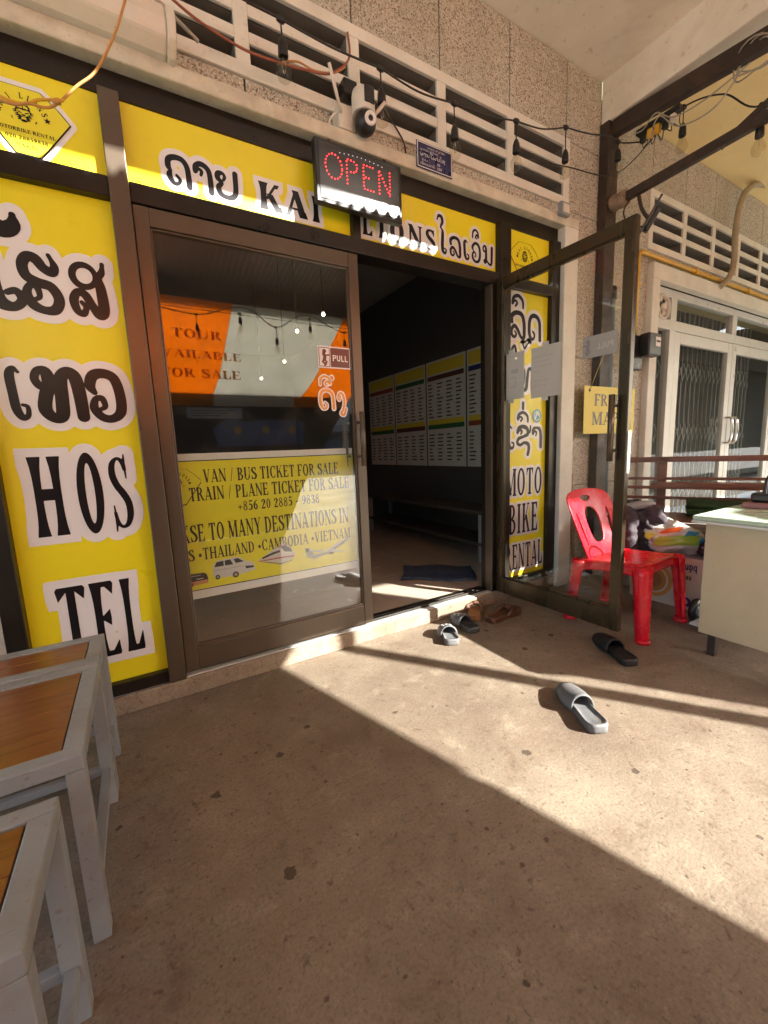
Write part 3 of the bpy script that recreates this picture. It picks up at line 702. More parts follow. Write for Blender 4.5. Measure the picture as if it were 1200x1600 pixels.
J = [.045 + .5265 * k for k in range(-4, 6)]                      # panel joints
wl = thing('shop_wall', 'speckled pebble-dash wall with pale louvre band above the yellow shopfront', 'wall', (0, 2.0, 0))
mb = panels(J[:-1] + [J[-1]], [2.455, 2.625], 0, .15)
mb.v += []; wl_up = panels(J[:-1] + [J[-1], 3.054], [3.03, 3.489], 0, .15)
for q in (wl_up, panels([J[-1] + .035, 3.054], [0, .72, 1.66, 2.61, 3.03], 0, .15)):
    n = len(mb.v); mb.v += q.v; mb.f += [tuple(i + n for i in f) for f in q.f]; mb.sm += q.sm
mb.build('pebble_panels', M['pebble'], wl, bevel=.002)
mb = MB(); mb.box(-2.2, 3.06, .02, .14, 2.44, 2.63).box(-2.2, 3.06, .02, .14, 3.03, 3.488).box(2.66, 3.06, .02, .14, 0, 3.03)
mb.build('joint_backing', M['steel_dark'], wl)
vent_screen(J, 2.625, 3.03, 3, 'louvre_band', wl, 0)
# cream lintel and right jamb
mb = MB(); mb.box(-2.2, 2.70, -.10, .02, 2.44, 2.50); mb.build('lintel', M['cream'], wl, bevel=.006)
mb = MB(); mb.box(2.562, 2.70, -.10, .02, .0, 2.4395); mb.build('jamb', M['white_trim'], wl, bevel=.006)

# interior walls
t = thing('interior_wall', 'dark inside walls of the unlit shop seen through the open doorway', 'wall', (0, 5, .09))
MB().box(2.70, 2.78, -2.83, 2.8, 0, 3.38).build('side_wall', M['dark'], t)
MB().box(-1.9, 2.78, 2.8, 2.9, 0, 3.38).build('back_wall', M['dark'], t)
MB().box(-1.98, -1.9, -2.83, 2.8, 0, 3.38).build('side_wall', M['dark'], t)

# beam and right-hand bay
tag(MB().box(3.05, 3.23, -.12, 1.999, 3.22, 3.695).build('ceiling_beam', M['plaster'], bevel=.008), 'grey plastered drop beam between the plaster ceiling and the yellow ceiling', 'beam')
struct('neighbour_ceiling', MB().box(3.23, 30, -.12, 2.2, 3.40, 3.69), M['yellow_paint'])
wr = thing('neighbour_wall', 'pebble-dash wall with cream louvres around the white-framed neighbouring shop', 'wall', (3.05, 2.0, 0))
JX = [3.25, 3.74, 4.27, 4.80, 5.33, 5.86, 6.39, 6.92, 7.45, 7.98, 8.51]
ox = 3.05
mb = panels([x - ox for x in [3.054, 3.25, 3.74]], [0, .72, 1.30, 2.46, 3.399], 0, .15)
for q in (panels([x - ox for x in JX[1:]], [2.46, 2.56], 0, .15), panels([x - ox for x in JX[1:]], [3.0, 3.399], 0, .15)):
    n = len(mb.v); mb.v += q.v; mb.f += [tuple(i + n for i in f) for f in q.f]; mb.sm += q.sm
mb.build('pebble_panels', M['pebble'], wr, bevel=.002)
MB().box(.012, .7, .02, .14, 0, 3.39).box(.7, 5.5, .02, .14, 2.46, 2.57).box(.7, 5.5, .02, .14, 2.99, 3.39).build('joint_backing', M['steel_dark'], wr)
vent_screen(JX[1:], 2.56, 3.0, 3, 'louvre_band', wr, ox)
MB().box(.69, 5.5, -.05, .02, 2.335, 2.455).build('door_head', M['white_trim'], wr, bevel=.006)
MB().box(.69, .80, -.05, .02, 0, 2.3345).build('door_jamb', M['white_trim'], wr, bevel=.006)
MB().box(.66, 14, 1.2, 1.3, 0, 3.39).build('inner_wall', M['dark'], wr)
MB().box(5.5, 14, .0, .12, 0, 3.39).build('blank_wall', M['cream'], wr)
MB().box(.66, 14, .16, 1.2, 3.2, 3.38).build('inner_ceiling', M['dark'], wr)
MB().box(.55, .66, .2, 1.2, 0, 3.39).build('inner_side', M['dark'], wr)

# ------------------------------------------------------------------ canopy over the street side (casts the porch shade)
cz = lambda X, s: 3.420 + .018 * max(0, min(X, 2.2) - 1.5) + .11 * max(0, min(X, 2.6) - 2.2) + .012 * max(0, X - 2.6) - s * .27
mb = MB()
nx = 1900; vs = []; fs = []
for i in range(nx + 1):
    X = -4 + 16.0 * i / nx
    for s in (0, .5, 1):
        vs.append((X, -.121 - 1.63 * s, cz(X, s) + .019 * math.sin(2 * math.pi * X / .066) - (0.06 if s == 1 else .03 if s == .5 else 0)))
for i in range(nx):
    for k in (0, 1): a = i * 3 + k; fs.append((a, a + 3, a + 4, a + 1))
mb.add(vs, fs, True)
cn = thing('canopy_roof', 'old corrugated zinc canopy sloping from the ceiling edge out towards the street', 'canopy', (0, 0, 0))
mb.build('zinc_sheet', M['corrugated'], cn)
MB().box(12, 30, -1.75, -.121, 3.05, 3.40).build('zinc_sheet', M['corrugated'], cn)  # flat extension added to keep sky out of the neighbouring glass
MB().box(-4, 30, -1.72, -1.66, 2.84, 3.20).build('front_beam', M['steel_dark'], cn)

# frame of the canopy that stands by the beam
fr = thing('canopy_truss', 'dark steel truss with sloping chord and lower arm on the post by the pebble wall', 'truss', (3.10, 1.95, 0))
MB().box(-.065, .06, -.02, .045, 0, 3.22).build('post', M['steel_dark'], fr, bevel=.004)
MB().obox((0, -.02, 3.18), (0, -3.55, 2.86), .06, .10).build('top_chord', M['steel_dark'], fr, bevel=.004)
MB().obox((.0, -.06, 2.700), (0, -2.2, 2.775), .04, .055).build('lower_arm', M['steel_dark'], fr, bevel=.003)
MB().obox((0, -.66, 2.70), (0, -1.45, 3.06), .03, .03).build('brace', M['steel_dark'], fr)
MB().lathe([(.05, 0), (.056, .02), (.048, .05), (.055, .08), (.05, .11)], (0, -.02, 2.70), 10, Matrix.Rotation(R_(90), 3, 'X')).build('cloth_wrap', M['plank'], fr)

# post and awning, and added sheets that block sun, at the street edge
tag(MB().box(-.03, .03, -.03, .03, 0, 2.86).build('canopy_post', M['steel_dark'], loc=(3.40, -1.60, 0)), 'square steel post at the street edge of the porch in front of the shop', 'post')
def plane_tarp(name, poly, mat, parent, y, thick=.004, wob=.012):
    F = lambda u, v, tt: (u, y + tt + wob * math.sin(u * 3.1) * math.sin(v * 2.3), v)
    return MB().prism(poly, 0, thick, F).build(name, mat, parent)
tw = thing('striped_awning', 'orange and cream striped tarpaulin awning along the street edge, reflected in the door', 'awning', (0, -1.6, 1.65))
def edge1(z): return 1.20 + (z - 2.8) * .27 - max(0, 2.1 - z) ** 2 * .35
def edge2(z): return 2.66 + (z - 2.8) * .58 - max(0, 2.15 - z) ** 2 * .5
def edge3(z): return 2.66 + (z - 1.70) * .635
zs = [1.78 + (2.86 - 1.78) * i / 10 for i in range(11)]
Z0 = 1.65
plane_tarp('orange_panel', [(edge1(z) - 1.45, z - Z0) for z in zs] + [(edge1(z), z - Z0) for z in zs[::-1]], M['tarp_orange'], tw, 0)
plane_tarp('cream_panel', [(edge1(z) - 2.9, z - Z0) for z in zs] + [(edge1(z) - 1.45, z - Z0) for z in zs[::-1]], M['tarp_cream'], tw, 0)  # unseen stripe, added in cream for more neutral light on the porch
plane_tarp('orange_panel', [(-3.4, 1.78 - Z0)] + [(edge1(z) - 2.9, z - Z0) for z in zs] + [(-3.4, 2.86 - Z0)], M['tarp_cream'], tw, 0)  # unseen end, cream despite its name to cut orange bounce light
plane_tarp('cream_panel', [(edge1(z), z - Z0) for z in zs] + [(edge2(z), z - Z0) for z in zs[::-1]], M['tarp_cream'], tw, .0)
plane_tarp('orange_panel', [(edge2(z), z - Z0) for z in zs] + [(4.16, 2.86 - Z0), (4.12, 2.43 - Z0), (3.14, 2.42 - Z0)] + [(edge3(z), z - Z0) for z in (2.36, 2.2, 2.0, 1.85, 1.78)], M['tarp_orange'], tw, .0)  # upper right wing is added to stop sun reaching the doorway
plane_tarp('orange_valance', [(-3.4, 0), (.88, 0), (.90, .125), (-3.4, .125)], M['tarp_orange'], tw, .006)
plane_tarp('cream_valance', [(.88, 0), (1.88, 0), (1.90, .125), (.90, .125)], M['tarp_cream'], tw, .006)
plane_tarp('orange_valance', [(1.88, 0), (edge3(1.65), 0), (edge3(1.775), .125), (1.90, .125)], M['tarp_orange'], tw, .006)
# writing on the awning, on its street face, so it reads from behind
pr = text('TOUR', .50, 1.06, .76, .86) + text('AVAILABLE', .25, 1.26, .54, .63) + text('FOR SALE', .36, 1.24, .32, .42)
ink('lettering', pr, translucent_mat('brown_awning_print', (.50, .17, .02), .6), tw, lambda u, v: (u, .016 + .012 * math.sin(u * 3.1) * math.sin(v * 2.3), v), res=.006)
dk = thing('sun_block_sheet', 'added dark blue sheet that blocks sun below the striped awning', 'sun block', (0, -1.68, .004))  # added to keep sun off the floor and darken the door reflection
MB().prism([(-1.7, 0), (-1.7, 1.84), (2.7, 1.84), (2.66, 1.65), (2.33, 1.13), (1.95, .54), (1.7, 0)], 0, .004, lambda u, v, tt: (u, tt, v)).build('cloth', M['sun_block_dark'], dk)
ng = thing('sun_block_screen', 'added unseen grey green sheet blocking sun at the street edge in front of the neighbouring shop', 'canvas screen', (3.53, -1.60, 1.20))  # unseen and added, outline cut to shape sun and shade on the floor
plane_tarp('canvas', [(0, 0), (.0, .55), (-.045, .62), (.14, .78), (.37, .98), (.62, 1.09), (1.0, 1.11), (1.3, 1.15), (1.56, 1.19), (1.56, 1.66), (3.1, 1.66), (3.1, -.55), (.9, -.55)], M['sun_block_grey'], ng, 0, wob=0)
plane_tarp('canvas', [(7.3, -.55), (7.3, 1.66), (30, 1.66), (30, -.55)], M['sun_block_grey'], ng, 0, wob=0)  # gap before this piece lets sun bounce up to the yellow ceiling
plane_tarp('sun_block_flap', [(1.04, 1.40), (1.04, 1.66), (1.555, 1.66), (1.555, 1.33), (1.2, 1.30)], M['sun_block_grey'], ng, 0, wob=0)  # added flap, leaves a slot of sun for the chair

# the far side of the street
ob = thing('opposite_building', 'long two storey shophouse row in shade across the street', 'building', (4, -24, -.3))
MB().box(-30, 30, -8, 0, 0, 6.6).build('wall', paint("opposite_wall", (.30, .27, .24), .85, 0, .15, .4), ob)
MB().prism([(-.9, 6.6), (-4, 8.0), (-9, 6.6)], -31, 31, lambda u, v, tt: (tt, u, v)).build('roof', M['corrugated'], ob)
sh_m = paint("shutter_blue_grey", (.10, .12, .15), .6, 0, .2, .5); wn_m = plain("far_window_glass", (.02, .025, .03), .1)
for k in range(14):
    x = -28 + k * 4.2
    MB().box(x, x + 3.4, .0, .06, 0, 2.6).build('shutter', sh_m, ob)
    MB().box(x + .5, x + 2.9, .0, .05, 3.9, 5.4).build('window', wn_m, ob)
MB().prism([(0, 3.2), (2.2, 2.7), (2.2, 2.62), (0, 3.1)], -29, 29, lambda u, v, tt: (tt, u, v)).build('street_awning', M['corrugated'], ob)

bb = thing('blue_banner', 'blue cloth banner with round emblems hanging before the added dark sheet at the street edge', 'banner', (1.35, -1.62, 1.16))
MB().prism([(-.45, 0), (.65, .0), (.68, .30), (.2, .34), (-.1, .30), (-.3, .36), (-.5, .22)], 0, .004, lambda u, v, tt: (u, tt, v)).build('cloth', plain('blue_cloth', (.03, .12, .35), .7), bb)
ink('emblem', [('p', arc(-.2 + .35 * k, .2, .05, .05, 0, 340, 20)) for k in range(3)], plain('emblem_gold', (.35, .25, .08), .6), bb, lambda u, v: (u, .0055, v), 0, .004)
nb_ = thing('notice_board', 'pale blue notice board hung just under the awning at the street edge', 'notice board', (.90, -1.61, 1.50))
MB().box(-.32, .32, -.01, 0, 0, .13).build('board', plain('pale_blue_board', (.30, .36, .48), .6), nb_)
ink('printed_lines', [('p', [(-.26, .09 - .03 * k), (.24 - .09 * (k % 3), .09 - .03 * k), (.24 - .09 * (k % 3), .10 - .03 * k), (-.26, .10 - .03 * k)]) for k in range(3)], M['ink'], nb_, lambda u, v: (u, .0015, v), 0, .004)
# ------------------------------------------------------------------ shopfront frame
sf = thing('shopfront_frame', 'dark bronze aluminium shopfront frame holding the yellow signs and glass doors', 'shopfront', (.5, 1.95, .0885))
def bars(name, boxes, mat=None, bevel=.003):
    mb = MB()
    for x0, x1, y0, y1, z0, z1 in boxes: mb.box(x0 - .5, x1 - .5, y0 - 1.95, y1 - 1.95, z0 - .0885, z1 - .0885)
    return mb.build(name, mat or M['bronze'], sf, bevel=bevel)
bars('head', [(-2.2, 2.56, 1.955, 2.03, 2.352, 2.438)], M['dark_frame'])
bars('transom', [(-2.2, .024, 1.925, 2.03, 1.998, 2.068), (.091, 1.9965, 1.925, 2.03, 1.998, 2.068), (2.0865, 2.478, 1.925, 2.03, 2.005, 2.068)], M['dark_frame'])
bars('mullion', [(.025, .090, 1.915, 2.025, .090, 2.351)])
bars('mullion', [(-.475, -.412, 1.918, 2.03, .090, 1.997), ], M['dark_frame'])
bars('mullion', [(-.475, -.412, 1.918, 2.03, 2.069, 2.351), ], M['dark_frame'])
bars('mullion', [(1.022, 1.064, 1.93, 2.03, 2.069, 2.351)], M['dark_frame'])
bars('mullion', [(1.9975, 2.0855, 1.918, 2.03, .090, 2.351)], M['dark_frame'])
bars('door_stop', [(1.937, 1.996, 1.93, 2.03, .090, 1.997)], M['dark_frame'])
bars('stop_edge', [(1.930, 1.9365, 1.925, 1.985, .095, 1.997)])
bars('mullion', [(2.479, 2.561, 1.93, 2.03, .090, 2.351)], M['dark_frame'])
bars('bottom_rail', [(-.411, .024, 1.93, 2.03, .090, .142)], M['dark_frame'])
bars('bottom_rail', [(2.0865, 2.478, 1.93, 2.03, .090, .142)], M['dark_frame'])
bars('door_track', [(.091, 1.936, 1.975, 1.985, .0885, .105), (.091, 1.936, 2.000, 2.010, .0885, .105), (.091, 1.936, 1.9855, 1.9995, .089, .093), (.091, 1.936, 2.0105, 2.05, .089, .100)], M['dark_frame'])

# ------------------------------------------------------------------ yellow sign panels (vinyl on fixed panes)
def sign(name, label, x0, x1, z0, z1, y=1.962):
    t = thing(name, label, 'sign', (x0, y, z0))
    MB().box(0, x1 - x0, 0, .012, 0, z1 - z0).build('panel', M['yellow_sign'], t)
    F0 = lambda lift: (lambda u, v: (u - x0, -lift, v - z0))
    return t, F0
def letter(t, F0, prims, lev, res=.003, wres=None, clip=None, mat=None, white=None, l0=.0012, square=False):
    if lev: ink('letter_outline', prims, white or M['white_vinyl'], t, F0(l0), lev, wres or res * 1.3, clip, square)
    return ink('lettering', prims, mat or M['ink'], t, F0(l0 * 2), 0, res, clip)
t, F = sign('tall_sign', 'tall yellow sign with black Lao letters above HOS TEL, left of the closed door', -.411, .0245, .1425, 1.9975)
cl = (-.41, .024, .143, 1.997)
lao = lambda s, x0, x1, y0, y1, pen=1.: text(s, x0, x1, y0, y1, 'lao', .08, pen=pen)
letter(t, F, lao('ໂ', -.395, -.273, 1.585, 1.76, 1.4) + lao('ຮ', -.272, -.165, 1.585, 1.765, 1.4) + lao('ສ', -.138, -.026, 1.58, 1.76, 1.4), .028, .002, clip=cl)
letter(t, F, lao('ເ', -.356, -.302, 1.205, 1.388, 1.3) + lao('ທ', -.286, -.140, 1.205, 1.385, 1.35) + lao('ວ', -.128, -.014, 1.205, 1.385, 1.4), .028, .002, clip=cl)
letter(t, F, text('H', -.338, -.242, .775, 1.072, 'f'), .030, .002, square=True)
letter(t, F, text('O', -.205, -.118, .772, 1.078, 'f') + text('S', -.098, -.030, .768, 1.072, 'f'), .034, .002, l0=.0011)
letter(t, F, text('T', -.322, -.225, .262, .572, 'f') + text('E', -.212, -.128, .258, .572, 'f') + text('L', -.110, -.042, .258, .570, 'f'), .030, .002, clip=cl, square=True)

def badge(t, F, cx, cz, s, back=True, clip=None, l0=.0012, tel=True):
    """the rental badge: eight-sided shield, maned head, words and stars"""
    out = [(-.50, .27), (-.27, .50), (.27, .50), (.50, .27), (.66, .05), (.17, -.72), (-.17, -.72), (-.66, .05)]
    ax = 1.16
    o = [(cx + x * s * ax, cz + y * s) for x, y in out]
    i = [(cx + x * s * .965 * ax, cz + (y + .01) * s * .965) for x, y in out]
    if back: ink('badge_edge', [('p', o)], M['white_vinyl'], t, F(l0), .018 * s / .2, .0015, clip); ink('badge_face', [('p', o)], M['yellow_banner'], t, F(l0 * 1.6), 0, .002, clip)
    pr = [('o', o, i)]
    pr += arctext('KAI LIONS', cx, cz - .02 * s, .315 * s, 166, 14, .105 * s)
    q = .185 * s
    P = lambda *p: ('p', [(cx + q * x, cz + .06 * s + q * y) for x, y in p])
    H = lambda pts: [(cx + q * x, cz + .06 * s + q * y) for x, y in pts]
    # helmet with goggles, snarling muzzle with fangs, cheek fur
    pr += [('o', H([(-.62, .12), (-.60, .52), (-.36, .86), (0, .98), (.36, .86), (.60, .52), (.62, .12), (.3, .26), (0, .20), (-.3, .26)]), H([(-.46, .34), (-.40, .56), (-.1, .70), (.1, .70), (.40, .56), (.46, .34), (.2, .40), (0, .34), (-.2, .40)]))]
    pr += [P((-.40, .62), (-.08, .78), (-.1, .84), (-.42, .70)), P((.40, .62), (.08, .78), (.1, .84), (.42, .70)), P((-.05, .36), (.05, .36), (.05, .72), (-.05, .72))]
    pr += [P((-.50, .10), (-.12, -.04), (-.16, -.14), (-.44, -.02)), P((.50, .10), (.12, -.04), (.16, -.14), (.44, -.02)), P((-.20, -.18), (.20, -.18), (.08, -.34), (-.08, -.34))]
    pr += [('o', H([(-.44, -.26), (0, -.40), (.44, -.26), (.36, -.72), (.16, -.92), (-.16, -.92), (-.36, -.72)]), H([(-.32, -.42), (-.26, -.62), (-.16, -.44), (.16, -.44), (.26, -.62), (.32, -.42), (.22, -.74), (.12, -.66), (-.12, -.66), (-.22, -.74)]))]
    for sx in (-1, 1):
        for k in range(6):
            y = .12 - .16 * k; x = .60 + .06 * (k % 2) - .055 * k
            pr.append(P((sx * x, y + .08), (sx * (x + .34 - .03 * k), y - .12), (sx * (x - .10), y - .06)))
            pr.append(P((sx * (x - .22), y - .04), (sx * (x - .02), y - .14), (sx * (x - .20), y - .11)))
    for sx in (-1, 1):
        st = []
        for k in range(10):
            a = math.pi * k / 5; r = .062 if k % 2 == 0 else .026
            st.append((cx + sx * .37 * s + r * s * math.sin(a), cz + .02 * s + r * s * math.cos(a)))
        pr.append(('p', st))
        pr.append(P((sx * .95, -.62), (sx * 1.12, -.55), (sx * 1.0, -.72), (sx * 1.1, -.7), (sx * .88, -.9), (sx * .95, -.74)))
    ink('lion_badge', pr, M['ink'], t, F(l0 * 2.4), 0, .0011 if s < .3 else .0015, clip)
    if tel:
        p2 = text('MOTORBIKE RENTAL', cx - .47 * s, cx + .47 * s, cz - .30 * s, cz - .235 * s) + text('020 28859838', cx - .33 * s, cx + .33 * s, cz - .44 * s, cz - .37 * s) + text('PAKSE', cx - .17 * s, cx + .17 * s, cz - .57 * s, cz - .50 * s)
        ink('small_lettering', p2, M['ink'], t, F(l0 * 2.4), 0, .0008, clip)
t, F = sign('badge_sign', 'yellow transom sign with black lion badge, above the tall sign at upper left', -.411, .0245, 2.0685, 2.3515)
badge(t, F, -.197, 2.207, .172)
t, F = sign('shop_name_sign', 'yellow transom sign with Lao word and KAI, above the closed glass door', .0905, 1.0215, 2.0685, 2.3515)
letter(t, F, lao('ຄາຍ', .225, .500, 2.113, 2.218, 1.1), .020, .002)
letter(t, F, text('K', .585, .685, 2.108, 2.216, 'f') + text('A', .700, .802, 2.108, 2.216, 'f') + text('I', .826, .868, 2.108, 2.216, 'f'), .019, .002, square=True)
t, F = sign('shop_name_sign', 'yellow transom sign with LIONS and Lao word, above the open doorway', 1.0645, 1.997, 2.0685, 2.3515)
letter(t, F, text('L', 1.090, 1.150, 2.108, 2.212, 'f') + text('I', 1.180, 1.222, 2.110, 2.214, 'f') + text('O', 1.248, 1.338, 2.11, 2.216, 'f') + text('N', 1.362, 1.452, 2.112, 2.216, 'f') + text('S', 1.474, 1.540, 2.112, 2.218, 'f'), .018, .002)
letter(t, F, lao('ໄ', 1.560, 1.622, 2.112, 2.215, 1.1) + lao('ລ', 1.640, 1.728, 2.112, 2.213) + lao('ເ', 1.742, 1.788, 2.112, 2.215) + lao('ອິ', 1.802, 1.876, 2.112, 2.215) + lao('ນ', 1.890, 1.972, 2.112, 2.215), .016, .002)
t, F = sign('badge_sign', 'yellow transom sign with black lion badge, at upper right above the open door', 2.086, 2.4785, 2.0685, 2.3515)
badge(t, F, 2.250, 2.205, .18, back=False)
t, F = sign('rental_sign', 'tall narrow yellow sign with Lao letters above MOTO BIKE RENTAL, behind the open door', 2.086, 2.4785, .1425, 2.0045)
letter(t, F, lao('ລົ', 2.122, 2.270, 1.722, 1.880) + lao('ດ', 2.285, 2.415, 1.722, 1.880), .022, .002)
letter(t, F, lao('ໃ', 2.118, 2.200, 1.395, 1.545) + lao('ຫ້', 2.215, 2.350, 1.395, 1.545), .022, .002)
letter(t, F, lao('ເ', 2.098, 2.172, 1.020, 1.170) + lao('ຊົ່', 2.180, 2.330, 1.030, 1.170) + lao('າ', 2.338, 2.445, 1.020, 1.165), .020, .002)
letter(t, F, text('MOTO', 2.092, 2.448, .705, .888, 's', .10), .017, .002)
letter(t, F, text('BIKE', 2.122, 2.410, .442, .646, 's', .14), .017, .002)
letter(t, F, text('RENTAL', 2.090, 2.468, .190, .368, 's', .09), .015, .002)
ink('round_sticker', [('p', arc(2.385, 1.235, .045, .045, 0, 350, 30))], plain("blue_sticker", (.05, .30, .45), .3), t, F(.003), 0, .002)
ink('sticker_emblem', [('o', arc(2.385, 1.235, .032, .032, 0, 350, 24), arc(2.385, 1.235, .027, .027, 0, 350, 24)), C_((2.37, 1.22), (2.385, 1.255), (2.40, 1.24), r=.006), ('p', [(2.345, 1.165), (2.425, 1.165), (2.425, 1.178), (2.345, 1.178)])], M['white_vinyl'], t, F(.004), 0, .0015)
# sliver of the next sign at the far left, and the pale column under it
tag(MB().box(-1.6, -.4755, 1.965, 1.98, .84, 1.9975).build('side_sign', M['yellow_sign']), 'sliver of a plain yellow sign panel at the far left edge', 'sign')
tag(MB().box(-1.6, -.4755, 1.94, 2.02, .0885, .8395).build('wall_base', M['cream'], bevel=.004), 'pale stained wall base below the yellow sliver at the far left', 'wall base')

# ------------------------------------------------------------------ glass doors
M['open_bronze'] = paint('olive_bronze_aluminium', (.075, .056, .032), .28, .6, .12, 3, (.12, .09, .06), .25, 0, stretch=(1, 1, .15))
def door(label, W, H, loc, rz):
    t = thing('glass_door', label, 'door', loc, rz)
    sw, tr, br, d = (.052, .068, .105, .02) if rz == 0 else (.046, .062, .105, .017)
    mb = MB(); mb.box(0, sw, -d, d, 0, H); mb.box(W - sw, W, -d, d, 0, H); mb.box(sw + .0005, W - sw - .0005, -d + .001, d - .001, H - tr, H); mb.box(sw + .0005, W - sw - .0005, -d + .001, d - .001, 0, br)
    for a, b in ((sw, sw + .008), (W - sw - .008, W - sw)): mb.box(a, b, -.012, .012, br, H - tr)
    mb.box(sw, W - sw, -.012, .012, br, br + .009); mb.box(sw, W - sw, -.012, .012, H - tr - .009, H - tr)
    mb.build('frame', M['bronze'] if rz == 0 else M['open_bronze'], t, bevel=.003)
    MB().box(sw + .008, W - sw - .008, -.003, .003, br + .009, H - tr - .009).build('pane', M['glass'] if rz == 0 else M['door_glass'], t)
    return t
d1 = door('closed glass shop door with bronze frame, behind it the yellow ticket banner', .945, 1.884, (.0925, 1.950, .1105), 0)
def handle(t, x, y, z0, z1):
    s = -1 if y < 0 else 1
    mb = MB(); mb.tube([(x, y, z0), (x, y, z1)], .014, 12)
    hd = mb.build('handle', M['bronze'], t)
    for z in (z0 + .05, z1 - .05): MB().tube([(x, y, z), (x, s * .018, z)], .007, 8).build('standoff', M['bronze'], hd)
handle(d1, .908, -.062, .86, 1.13); handle(d1, .870, .062, .86, 1.13)
d2 = door('open glass shop door swung out across the porch, with papers taped on', .80, 1.935, (1.985, 1.925, .092), R_(-90 + 2.0))
handle(d2, .748, -.062, .86, 1.17); handle(d2, .748, .062, .86, 1.17)
MB().box(.735, .775, .02, .062, .82, .90).build('lock_case', M['black_plastic'], d2, bevel=.004)
MB().box(.80, .806, -.012, .012, .80, 1.0).build('latch_plate', M['chrome'], d2)

# things fixed to the doors (a push bar sticker, papers, banner)
def card(name, label, cat, w, h, loc, rz, mat, thick=.0012):
    t = thing(name, label, cat, loc, rz)
    MB().box(-w / 2, w / 2, -thick / 2, thick / 2, 0, h).build('sheet', mat, t)
    return t
maroon = plain("maroon_vinyl", (.12, .022, .02), .3)
s1 = card('pull_sticker', 'white and maroon PULL sticker with a pulling figure on the closed door', 'sticker', .172, .102, (.892, 1.9455, 1.452), 0, M['white_vinyl'])
FF = lambda l: (lambda u, v: (u, -l, v))
ink('maroon_field', [('p', [(-.020, .006), (.081, .006), (.081, .096), (-.020, .096)])], maroon, s1, FF(.0016))
ink('lettering', text('PULL', -.010, .072, .035, .062, 'sans', .1, pen=1.1), M['white_vinyl'], s1, FF(.0022), 0, .001)
fig = [('p', arc(-.052, .078, .010, .010, 0, 340, 14)), C_((-.056, .066), (-.050, .050), (-.054, .040), r=.008), C_((-.054, .062), (-.040, .060), (-.026, .062), r=.0035), L_((-.052, .040), (-.042, .028), (-.052, .014), r=.005), L_((-.054, .040), (-.062, .028), (-.046, .018), r=.005), ('o', [(-.081, .006), (-.024, .006), (-.024, .096), (-.081, .096)], [(-.078, .009), (-.027, .009), (-.027, .093), (-.078, .093)])]
ink('pulling_figure', fig, maroon, s1, FF(.0018), 0, .001)
orange_v = plain("orange_vinyl", (.75, .30, .04), .3)
s2 = thing('lao_sticker', 'orange Lao lettering with white outline stuck on the closed door below the PULL sticker', 'lettering', (.872, 1.9455, 1.225))
pr = lao('ດຶ', -.075, .012, .03, .125, .75) + lao('ງ', .022, .075, .0, .115, .75)
ink('letter_outline', pr, M['white_vinyl'], s2, FF(.0004), .006, .0015); ink('lettering', pr, orange_v, s2, FF(.001), 0, .0015)
s3 = card('pull_sticker', 'grey back of a PULL sticker near the free edge of the open door', 'sticker', .172, .102, (1.993, 1.275, 1.458), R_(-88), plain("sticker_back", (.36, .36, .33), .6))
FM = lambda l: (lambda u, v: (-u, -l, v))
ink('lettering', text('PULL', -.070, .012, .035, .060, 'sans', .1), plain("ghost_print", (.55, .55, .52), .6), s3, FM(.0012), 0, .001)
ink('pulling_figure', xf(fig[:5], 1, 1, .11, 0), plain("ghost_print_dark", (.25, .25, .24), .6), s3, FM(.0012), 0, .001)
paper_b = translucent_mat("thin_paper", (.85, .83, .82), .4)
ghost = plain("show_through", (.62, .60, .60), .7)
for k, (y, w_, h_, z, lab) in enumerate(((1.838, .185, .270, 1.318, 'blank taped paper on the open door, nearer the hinge'), (1.595, .185, .275, 1.306, 'taped paper with faint show-through writing, middle of the open door'))):
    p_ = card('paper_notice', lab, 'paper', w_, h_, (2.006, y, z), R_(-88 + 1.5 * k), paper_b)
    ms = []
    random.seed(4 + k)
    if k:
        for q, wq in enumerate((.12, .10, .12, .05, 0, .11, .08)):
            if wq: ms += [('p', [(-.07 + e * .02, .22 - q * .026), (-.07 + e * .02 + .014, .22 - q * .026), (-.07 + e * .02 + .014, .225 - q * .026), (-.07 + e * .02, .225 - q * .026)]) for e in range(int(wq / .02))]
    else:
        ms = [('o', [(-.025, .07), (.035, .07), (.035, .13), (-.025, .13)], [(-.02, .075), (.03, .075), (.03, .125), (-.02, .125)]), ('p', [(-.05, .15), (-.04, .15), (-.04, .2), (-.05, .2)]), ('p', [(0, .15), (.05, .15), (.05, .175), (0, .175)])]
    ink('faint_print', ms, ghost, p_, FF(.0014), 0, .002)
    MB().box(-.02, .02, -.0022, -.0016, h_ - .015, h_ + .02).build('tape', paper_b, p_)
    MB().box(-.02, .02, -.0022, -.0016, -.02, .015).build('tape', paper_b, p_)

# ------------------------------------------------------------------ ticket banner inside the closed door
bn = thing('ticket_banner', 'yellow VAN / BUS TICKET banner with vehicle pictures behind the closed door glass', 'banner', (.0, 2.0, .412))
MB().box(-.30, .992, 0, .003, 0, .652).build('white_sheet', M['white_vinyl'], bn)
FB = lambda l: (lambda u, v: (u, -l, v - .412))
ink('yellow_field', [('p', [(-.30, .455), (.992, .455), (.992, 1.030), (-.30, 1.030)])], M['yellow_banner'], bn, FB(.001), 0, .01)
ink('black_rule', [('p', [(-.30, .4505), (.992, .4505), (.992, .4545), (-.30, .4545)]), ('p', [(-.30, 1.0305), (.992, 1.0305), (.992, 1.0345), (-.30, 1.0345)])], M['ink'], bn, FB(.001), 0, .002)
pr = text('VAN / BUS TICKET FOR SALE', .250, .905, .935, .993) + text('TRAIN / PLANE TICKET FOR SALE', .185, .962, .856, .916) + text('+856 20 2885 - 9838', .385, .790, .792, .838)
